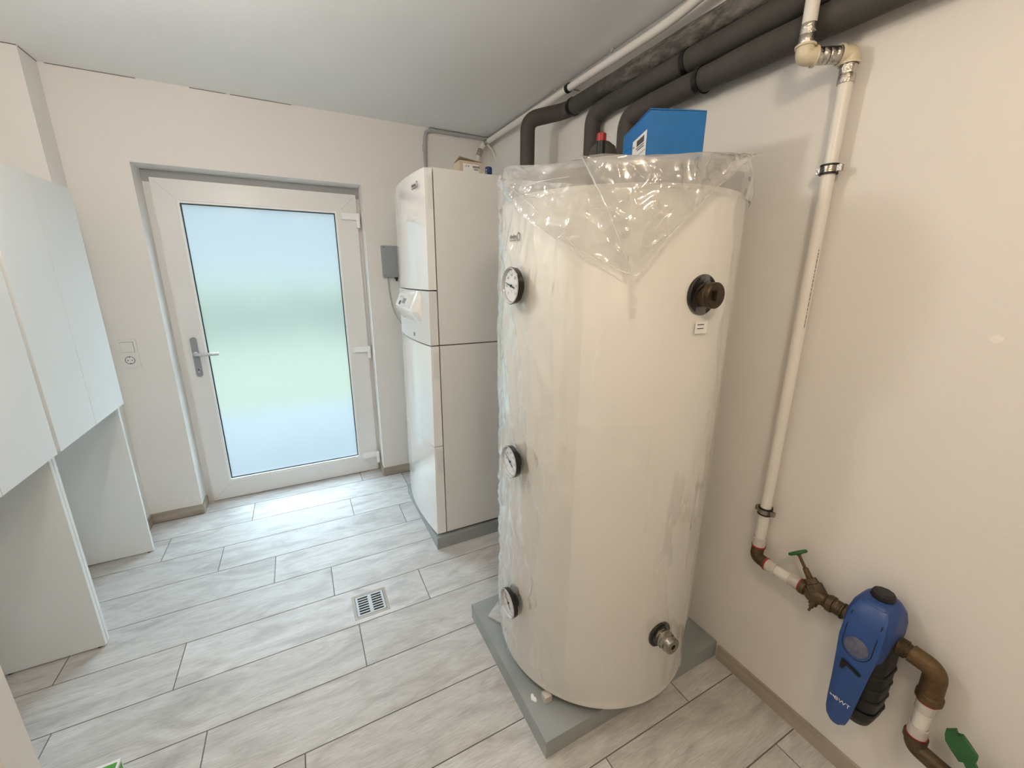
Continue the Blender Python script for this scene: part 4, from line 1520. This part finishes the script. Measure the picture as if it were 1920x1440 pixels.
def press(p0, p1, r, parent):
    p0, p1 = Vector(p0), Vector(p1)
    L_ = (p1 - p0).length
    bm = bmesh.new()
    lathe(bm, p0, p1 - p0, [(0, r), (L_ * 0.03, r + 0.0005), (L_ * 0.42, r + 0.0005), (L_ * 0.46, r - 0.0006), (L_ * 0.54, r - 0.0006), (L_ * 0.58, r + 0.0005), (L_ * 0.97, r + 0.0005), (L_, r)], 28)
    return obj('press_sleeve', bm, 'chrome_sleeve', parent, smooth=50)


press((PX, PY, Z_T - 0.066), (PX, PY, Z_T - 0.020), PR + 0.0022, rp)
hd = (Vector((UX, UY, Z_T)) - Vector((PX, PY, Z_T)))
hl = hd.length
hd.normalize()
H0 = Vector((PX, PY, Z_T))
H1 = Vector((UX, UY, Z_T))
er = 0.0205
bm = bmesh.new(); tube(bm, round_path([(PX, PY, Z_T - 0.022), H0, H0 + hd * 0.024], 0.02, 8), er, 20)
obj('elbow', bm, 'ppsu_cream', rp, smooth=60)
bm = bmesh.new(); tube(bm, round_path([H1 - hd * 0.024, H1, (UX, UY, Z_T + 0.022)], 0.02, 8), er, 20)
obj('elbow', bm, 'ppsu_cream', rp, smooth=60)
for c, d in ((H0 + hd * 0.022, hd), (H1 - hd * 0.027, hd), (H0 - Vector((0, 0, 0.024)), Vector((0, 0, 1))), (H1 + Vector((0, 0, 0.020)), Vector((0, 0, 1)))):
    bm = bmesh.new()
    lathe(bm, c, d, [(0, er), (0, er + 0.0035), (0.005, er + 0.0035), (0.005, er)], 24, cap=False)
    obj('fitting_rim', bm, 'ppsu_cream', rp, smooth=40)
mid = (H0 + H1) / 2
press(H0 + hd * 0.026, mid - hd * 0.001, PR + 0.0026, rp)
press(mid + hd * 0.001, H1 - hd * 0.026, PR + 0.0026, rp)
press(H1 + Vector((0, 0, 0.024)), H1 + Vector((0, 0, 0.070)), PR + 0.0022, rp)
bm = bmesh.new(); cylinder(bm, (UX, UY, Z_T + 0.068), (UX, UY, ZC - 0.001), PR, 24)
obj('tube', bm, 'pipe_white', rp, smooth=40)
for zc in (on_x(1557, 316, PX - 0.012).z, on_x(1439, 963, PX - 0.012).z):
    bm = bmesh.new()
    lathe(bm, (PX, PY, zc - 0.0125), (0, 0, 1), [(0, PR), (0, PR + 0.0055), (0.004, PR + 0.0055), (0.004, PR + 0.003), (0.021, PR + 0.003), (0.021, PR + 0.0055), (0.025, PR + 0.0055), (0.025, PR)], 32, cap=False)
    c = obj('clamp', bm, 'black_plastic', rp, smooth=40)
    bm = bmesh.new()
    lathe(bm, (PX, PY, zc - 0.0075), (0, 0, 1), [(0, PR + 0.003), (0, PR + 0.0046), (0.015, PR + 0.0046), (0.015, PR + 0.003)], 32, cap=False)
    obj('clamp_band', bm, 'steel', c, smooth=40)
    for s in (-1, 1):
        bm = new_box(PX - 0.006, PX + 0.004, PY + s * (PR + 0.004) - 0.004, PY + s * (PR + 0.004) + s * 0.010 + 0.004 * 0, zc - 0.008, zc + 0.008) if s > 0 else new_box(PX - 0.006, PX + 0.004, PY - PR - 0.016, PY - PR - 0.002, zc - 0.008, zc + 0.008)
        obj('clamp_ear', bm, 'steel', c)
    bm = bmesh.new(); cylinder(bm, (PX + PR + 0.004, PY, zc), (XR - 0.0005, PY, zc), 0.0045, 12)
    obj('clamp_rod', bm, 'steel', c, smooth=40)

# ---------------------------------------------------------------- supply line with valve, filter and elbows
AX, AZ = 1.310, 0.566        # axis of the horizontal line
sl_ = thing('supply_line', 'bronze elbow and short white pipe joining riser to the valve', 'pipe', (AX, 0.62, AZ))
bm = bmesh.new(); tube(bm, round_path([(PX, PY, Z_B + 0.012), (PX - 0.006, PY, AZ), (AX, PY - 0.045, AZ)], 0.030, 8), 0.0195, 20)
obj('elbow', bm, 'brass_dark', sl_, smooth=60)


def rings_on(p, d, parent, r=0.0205):
    """red rim and clear sleeve of a press connection, starting at p going along d"""
    p, d = Vector(p), Vector(d).normalized()
    bm = bmesh.new(); lathe(bm, p, d, [(0, r - 0.003), (0, r + 0.0012), (0.006, r + 0.0012), (0.006, r - 0.003)], 24, cap=False)
    obj('red_rim', bm, 'red_ring', parent, smooth=40)
    bm = bmesh.new(); lathe(bm, p + d * 0.006, d, [(0, r - 0.003), (0, r - 0.0005), (0.010, r + 0.0002), (0.018, r - 0.001), (0.026, r + 0.0002), (0.030, r - 0.0005), (0.030, r - 0.003)], 24, cap=False)
    obj('press_sleeve', bm, 'clear_ring', parent, smooth=50)


rings_on((PX, PY, Z_B + 0.010), (0, 0, 1), sl_)
rings_on((AX, PY - 0.040, AZ), (0, -1, 0), sl_)
bm = bmesh.new(); cylinder(bm, (AX, PY - 0.07, AZ), (AX, 0.545, AZ), 0.0165, 22)
obj('tube', bm, 'pipe_white', sl_, smooth=40)
rings_on((AX, 0.532, AZ), (0, 1, 0), sl_)

va = thing('valve', 'aged bronze slanted valve with small green handwheel on the supply line', 'valve', (AX, 0.49, AZ))
bm = bmesh.new()
lathe(bm, (AX, 0.534, AZ), (0, -1, 0), [(0, 0.0235), (0.014, 0.0235), (0.016, 0.0200), (0.030, 0.027), (0.052, 0.029), (0.064, 0.0205), (0.074, 0.0225), (0.076, 0.0255), (0.090, 0.0255), (0.092, 0.0215)], 8)
obj('body', bm, 'brass_dark', va, smooth=50)
sa = Vector((AX, 0.488, AZ + 0.002))
wheel = on_x(1496, 1036, 1.326)
sdv = (wheel - sa).normalized()
bm = bmesh.new()
lathe(bm, sa, sdv, [(0, 0.027), (0.030, 0.025), (0.032, 0.0195), (0.046, 0.0165)], 8)
obj('bonnet', bm, 'brass_dark', va, smooth=40)
bm = bmesh.new()
lathe(bm, sa + sdv * 0.040, sdv, [(0, 0.0095), (0.035, 0.0080), (0.037, 0.0048), ((wheel - sa).length - 0.040, 0.0045)], 14)
obj('stem', bm, 'brass_old', va, smooth=40)
bm = bmesh.new()
s1, t1, a1 = frame_of(sdv)
R0, R1 = 0.0225, 0.0050
ringpts = [wheel + (s1 * math.cos(2 * math.pi * k / 24) + t1 * math.sin(2 * math.pi * k / 24)) * R0 for k in range(24)]
tube(bm, ringpts + [ringpts[0], ringpts[1]], R1, 10, cap=False)
for k in range(3):
    a = 2 * math.pi * k / 3
    cylinder(bm, wheel - sdv * 0.002, wheel + (s1 * math.cos(a) + t1 * math.sin(a)) * R0, 0.0045, 8)
lathe(bm, wheel - sdv * 0.008, sdv, [(0, 0.007), (0.012, 0.008)], 12)
obj('handwheel', bm, 'green_paint', va, smooth=50)
bm = bmesh.new()
dp = Vector((AX - 0.012, 0.487, AZ - 0.012))
lathe(bm, dp, (-0.25, 0.15, -1), [(0, 0.012), (0.016, 0.012), (0.018, 0.007), (0.026, 0.007), (0.026, 0.0035), (0.040, 0.0035)], 12)
obj('drain_plug', bm, 'brass_dark', va, smooth=40)

FY = 0.345
ft = thing('water_filter', 'blue domestic water filter with black bowl on the right wall pipe', 'water filter', (AX, FY, 0.25))
bm = bmesh.new()
lathe(bm, (AX, 0.444, AZ), (0, -1, 0), [(0, 0.0215), (0.020, 0.0215), (0.022, 0.024), (0.026, 0.024), (0.028, 0.0205), (0.055, 0.0205)], 20)
obj('pipe_connection', bm, 'brass_dark', ft, smooth=50)
bm = bmesh.new()
lathe(bm, (AX, 0.310, AZ), (0, -1, 0), [(0, 0.0205), (0.014, 0.0205), (0.014, 0.0245), (0.034, 0.0245), (0.034, 0.020), (0.046, 0.020)], 8)
obj('pipe_connection', bm, 'brass_dark', ft, smooth=50)
# housing: stack of rounded sections, y half width and x extents vary with height


def stack(secs, n=7):
    """secs: (z, x_front, x_back, y_centre, half_width, corner radius)"""
    bm = bmesh.new()
    rings = []
    for z, xf, xb, yc, hw, cr in secs:
        pts = rounded_rect(xb - xf, 2 * hw, min(cr, hw * 0.98, (xb - xf) * 0.49), n)
        rings.append([bm.verts.new(((xf + xb) / 2 + u, yc + v, z)) for u, v in pts])
    m = len(rings[0])
    for i in range(len(rings) - 1):
        for k in range(m):
            bm.faces.new((rings[i][k], rings[i][(k + 1) % m], rings[i + 1][(k + 1) % m], rings[i + 1][k]))
    bm.faces.new(list(reversed(rings[0])))
    bm.faces.new(rings[-1])
    return bm


bm = stack([(0.520, 1.235, 1.352, FY, 0.046, 0.022), (0.545, 1.232, 1.356, FY, 0.050, 0.024), (0.585, 1.232, 1.358, FY, 0.052, 0.026), (0.625, 1.236, 1.358, FY, 0.052, 0.030), (0.652, 1.244, 1.354, FY, 0.048, 0.034), (0.672, 1.258, 1.344, FY, 0.038, 0.034), (0.680, 1.270, 1.332, FY, 0.028, 0.028)])
for v_ in bm.verts:
    if v_.co.z < 0.55:
        v_.co.z += (v_.co.x - 1.235) / 0.117 * 0.060
obj('housing', bm, 'filter_blue_dark', ft, smooth=50)
bm = bmesh.new()
lathe(bm, (1.300, FY, 0.678), (0, 0, 1), [(0, 0.026), (0.004, 0.027), (0.016, 0.025), (0.018, 0.0235), (0.018, 0.019), (0.0195, 0.018)], 10)
obj('top_cap', bm, 'black_plastic', ft, smooth=30)
bm = stack([(0.288, 1.270, 1.330, FY - 0.006, 0.030, 0.026), (0.295, 1.258, 1.342, FY - 0.006, 0.042, 0.030), (0.320, 1.252, 1.350, FY - 0.006, 0.049, 0.030), (0.430, 1.248, 1.354, FY - 0.004, 0.053, 0.030), (0.590, 1.246, 1.354, FY - 0.002, 0.050, 0.030)])
bowl = obj('bowl', bm, 'black_plastic', ft, smooth=50)
for k in range(4):
    zr = 0.335 + k * 0.045
    bm = stack([(zr, 1.2485, 1.3545, FY - 0.0048, 0.0525, 0.030), (zr + 0.006, 1.2470, 1.3560, FY - 0.0045, 0.0545, 0.030), (zr + 0.012, 1.2485, 1.3545, FY - 0.0042, 0.0530, 0.030)])
    obj('bowl_rib', bm, 'black_plastic', bowl, smooth=50)
# front cover: long tapering blue shield, slightly curved, in front of housing and bowl
bm = bmesh.new()
prof = [  # z, y centre offset, half width, x front
    (0.668, 0.0, 0.030, 1.256), (0.650, 0.0, 0.038, 1.240), (0.615, 0.0, 0.043, 1.226), (0.560, 0.0, 0.044, 1.218), (0.500, 0.0, 0.039, 1.214), (0.430, 0.001, 0.034, 1.213), (0.360, 0.003, 0.030, 1.213), (0.320, 0.004, 0.027, 1.214), (0.300, 0.004, 0.023, 1.215), (0.288, 0.004, 0.012, 1.216)]
rings = []
for z, yo, hw, xf in prof:
    th = 0.024 if z > 0.52 else 0.011
    pts = [(xf + th, FY + yo - hw), (xf + 0.005, FY + yo - hw), (xf, FY + yo - hw * 0.80), (xf - 0.003, FY + yo), (xf, FY + yo + hw * 0.80), (xf + 0.005, FY + yo + hw), (xf + th, FY + yo + hw)]
    rings.append([bm.verts.new((a, b, z)) for a, b in pts])
for i in range(len(rings) - 1):
    m = len(rings[0])
    for k in range(m):
        bm.faces.new((rings[i][k], rings[i][(k + 1) % m], rings[i + 1][(k + 1) % m], rings[i + 1][k]))
bm.faces.new(rings[0]); bm.faces.new(list(reversed(rings[-1])))
cv = obj('front_cover', bm, 'filter_blue', ft, smooth=35)
# arched groove line on the cover, emblem, pull handle and lettering
bm = bmesh.new()
gp = []
for k in range(31):
    a = math.pi + math.pi * k / 30
    gp.append((0.0325 * math.cos(a), 0.556 + 0.0325 * math.sin(a) * 1.1))
path = [(-0.0325, 0.640), (-0.0325, 0.600)] + gp + [(0.0325, 0.600), (0.0325, 0.640)]


def cover_x(z):
    tab = sorted((p[0], p[3]) for p in prof)
    return interp(tab, z)


tube(bm, [(cover_x(z) - 0.003 * max(0, 1 - abs(y) / 0.0345), FY + y, z) for y, z in path], 0.0011, 6)
obj('groove', bm, 'black_plastic', cv)
bm = bmesh.new()
lathe(bm, (cover_x(0.556) - 0.0025, FY, 0.556), (-1, 0, 0.10), [(0, 0.0265), (0.0015, 0.0265), (0.002, 0.0250)], 30)
em = obj('emblem', bm, 'emblem_grey', cv, smooth=30)
bm = bmesh.new()
for k in range(5):
    a = 0.6 + 2 * math.pi * k / 5
    lathe(bm, (cover_x(0.556) - 0.0050, FY + 0.012 * math.cos(a), 0.556 + 0.012 * math.sin(a)), (-1, 0, 0), [(0, 0.0022), (0.0004, 0.0022)], 8)
lathe(bm, (cover_x(0.556) - 0.0050, FY, 0.556), (-1, 0, 0), [(0, 0.003), (0.0004, 0.003)], 8)
obj('emblem_dots', bm, 'print_grey', em)
bm = bmesh.new()
zc = 0.497
xh = cover_x(zc) - 0.003
prism(bm, [(0.020, 0.006), (-0.010, -0.002), (-0.026, -0.010), (-0.022, -0.014), (-0.006, -0.009), (0.010, -0.004), (0.013, -0.022), (0.021, -0.022)], (xh, FY, zc), (0, 1, 0), (0, 0, 1), (-1, 0, 0), 0.005)
obj('pull_tab', bm, 'black_plastic', cv)
tcx = cover_x(0.375) - 0.0026
bm = text_bm('BWT', 0.0170, (tcx, FY - 0.004, 0.372), (0, -1, 0), (0, 0, 1), 0.0014)
for a, b in ((0.014, 0.019), (0.021, 0.026)):
    prism(bm, [(a, 0.0), (b, 0.004), (b, 0.007), (a, 0.004)], (tcx - 0.0014, FY, 0.370), (0, 1, 0), (0, 0, 1), (-1, 0, 0), 0.0003)
obj('lettering', bm, 'print_white', cv, fix=False)

dn = thing('downstream_line', 'bronze bend and white pipe dropping from the blue filter', 'pipe', (AX, 0.22, 0.40))
bm = bmesh.new()
tube(bm, round_path([(AX, 0.268, AZ), (AX, 0.217, AZ - 0.006), (AX, 0.215, 0.470)], 0.055, 10), 0.0235, 22)
obj('bend', bm, 'brass_old', dn, smooth=60)
bm = bmesh.new(); lathe(bm, (AX, 0.215, 0.492), (0, 0, -1), [(0, 0.0235), (0.004, 0.0265), (0.020, 0.0265), (0.022, 0.0235)], 22)
obj('collar', bm, 'brass_old', dn, smooth=40)
rings_on((AX, 0.215, 0.470), (0, 0, -1), dn)
bm = bmesh.new(); cylinder(bm, (AX, 0.215, 0.445), (AX, 0.215, 0.375), 0.0165, 22)
obj('tube', bm, 'pipe_white', dn, smooth=40)
rings_on((AX, 0.215, 0.348), (0, 0, 1), dn)
bm = bmesh.new()
tube(bm, round_path([(AX, 0.215, 0.352), (AX, 0.214, 0.315), (AX, 0.150, 0.304), (AX, 0.116, 0.304)], 0.035, 10), 0.0205, 22)
obj('bend', bm, 'brass_dark', dn, smooth=60)
bm = bmesh.new(); lathe(bm, (AX, 0.215, 0.352), (0, 0, -1), [(0, 0.0205), (0.0, 0.0245), (0.014, 0.0245), (0.016, 0.021)], 22)
obj('collar', bm, 'brass_dark', dn, smooth=40)
# green lever of the stop valve at the frame's lower right
lv = thing('stop_valve', 'green lever handle of a stop valve at lower right edge', 'valve', (AX, 0.07, 0.304))
bm = bmesh.new()
lathe(bm, (AX, 0.115, 0.304), (0, -1, 0), [(0, 0.024), (0.02, 0.024), (0.024, 0.028), (0.06, 0.028), (0.064, 0.024), (0.09, 0.024)], 8)
obj('body', bm, 'brass_dark', lv, smooth=40)
bm = bmesh.new(); cylinder(bm, (AX, 0.07, 0.33), (AX - 0.01, 0.075, 0.37), 0.008, 12)
obj('stem', bm, 'brass_dark', lv, smooth=40)
bm = bmesh.new()
P = [on_x(px, py, 1.295) for px, py in ((1771, 1376), (1773, 1371), (1793, 1371), (1796, 1380), (1806, 1383), (1817, 1398), (1834, 1424), (1831, 1430), (1826, 1431), (1840, 1460), (1822, 1465), (1806, 1430), (1797, 1428), (1781, 1404), (1772, 1388))]
a_ = [bm.verts.new(p) for p in P]
b2 = [bm.verts.new(p + Vector((0.012, 0.002, 0))) for p in P]
bm.faces.new(a_); bm.faces.new(list(reversed(b2)))
for i in range(len(P)):
    bm.faces.new((a_[i], b2[i], b2[(i + 1) % len(P)], a_[(i + 1) % len(P)]))
obj('lever', bev(bm, 0.0015, 1, 0.9), 'green_paint', lv)

# filled hole on the right wall
sp = on_x(1870, 636, XR)
bm = bmesh.new()
pts = []
for k in range(16):
    a = 2 * math.pi * k / 16
    r = 0.011 * (1 + 0.35 * nz(k * 0.9, 2, 1))
    pts.append((r * math.cos(a), r * math.sin(a) * 0.8))
prism(bm, pts, (XR, sp.y, sp.z), (0, 1, 0), (0, 0, 1), (-1, 0, 0), 0.0012)
tag(obj('filler_spot', bm, 'wall_filler'), 'small filled screw hole on the bare right wall', 'wall filler')

# ---------------------------------------------------------------- floor drain
dr = thing('floor_drain', 'square metal floor drain with two columns of slots', 'floor drain', ((DR[0] + DR[1]) / 2, (DR[2] + DR[3]) / 2, 0.0))
bm = bmesh.new()
for a in ((DR[0], DR[0] + 0.013, DR[2], DR[3]), (DR[1] - 0.013, DR[1], DR[2], DR[3]), (DR[0] + 0.013, DR[1] - 0.013, DR[2], DR[2] + 0.013), (DR[0] + 0.013, DR[1] - 0.013, DR[3] - 0.013, DR[3])):
    box(bm, a[0], a[1], a[2], a[3], -0.008, 0.0006)
obj('rim', bm, 'skirting_tile', dr)
gx0, gx1, gy0, gy1 = DR[0] + 0.015, DR[1] - 0.015, DR[2] + 0.015, DR[3] - 0.015
bm = bmesh.new()
NS = 7
pit = (gy1 - gy0 - 0.012) / NS
box(bm, gx0, gx0 + 0.010, gy0, gy1, -0.0012, 0.0010)
box(bm, gx1 - 0.010, gx1, gy0, gy1, -0.0012, 0.0010)
mx = (gx0 + gx1) / 2
box(bm, mx - 0.008, mx + 0.008, gy0, gy1, -0.0012, 0.0010)
for c0, c1 in ((gx0 + 0.010, mx - 0.008), (mx + 0.008, gx1 - 0.010)):
    for k in range(NS + 1):
        yc = gy0 + 0.006 + k * pit
        ya, yb = (yc - pit * 0.19, yc + pit * 0.19)
        if k == 0: ya = gy0
        if k == NS: yb = gy1
        box(bm, c0, c1, ya, yb, -0.0012, 0.0010)
obj('grate', bm, 'grate_metal', dr)
obj('shaft', new_box(gx0 - 0.002, gx1 + 0.002, gy0 - 0.002, gy1 + 0.002, -0.0022, -0.0014), 'cavity', dr)

# ---------------------------------------------------------------- green packet at the bottom edge
gA = on_z(227, 1421, 0.06)
gp_ = thing('green_packet', 'green and white packet corner on floor at the bottom left edge', 'packet', (gA.x - 0.08, gA.y - 0.09, 0.0))
bm = new_box(gA.x - 0.17, gA.x, gA.y - 0.19, gA.y, 0.0, 0.06)
obj('packet_body', bev(bm, 0.004, 2), 'label_white', gp_)
bm = new_box(gA.x - 0.160, gA.x - 0.006, gA.y - 0.185, gA.y - 0.009, 0.0602, 0.0606)
obj('green_print', bm, 'green_print', gp_)
bm = new_box(gA.x + 0.0002, gA.x + 0.0006, gA.y - 0.185, gA.y - 0.006, 0.006, 0.052)
obj('green_print', bm, 'green_print', gp_)
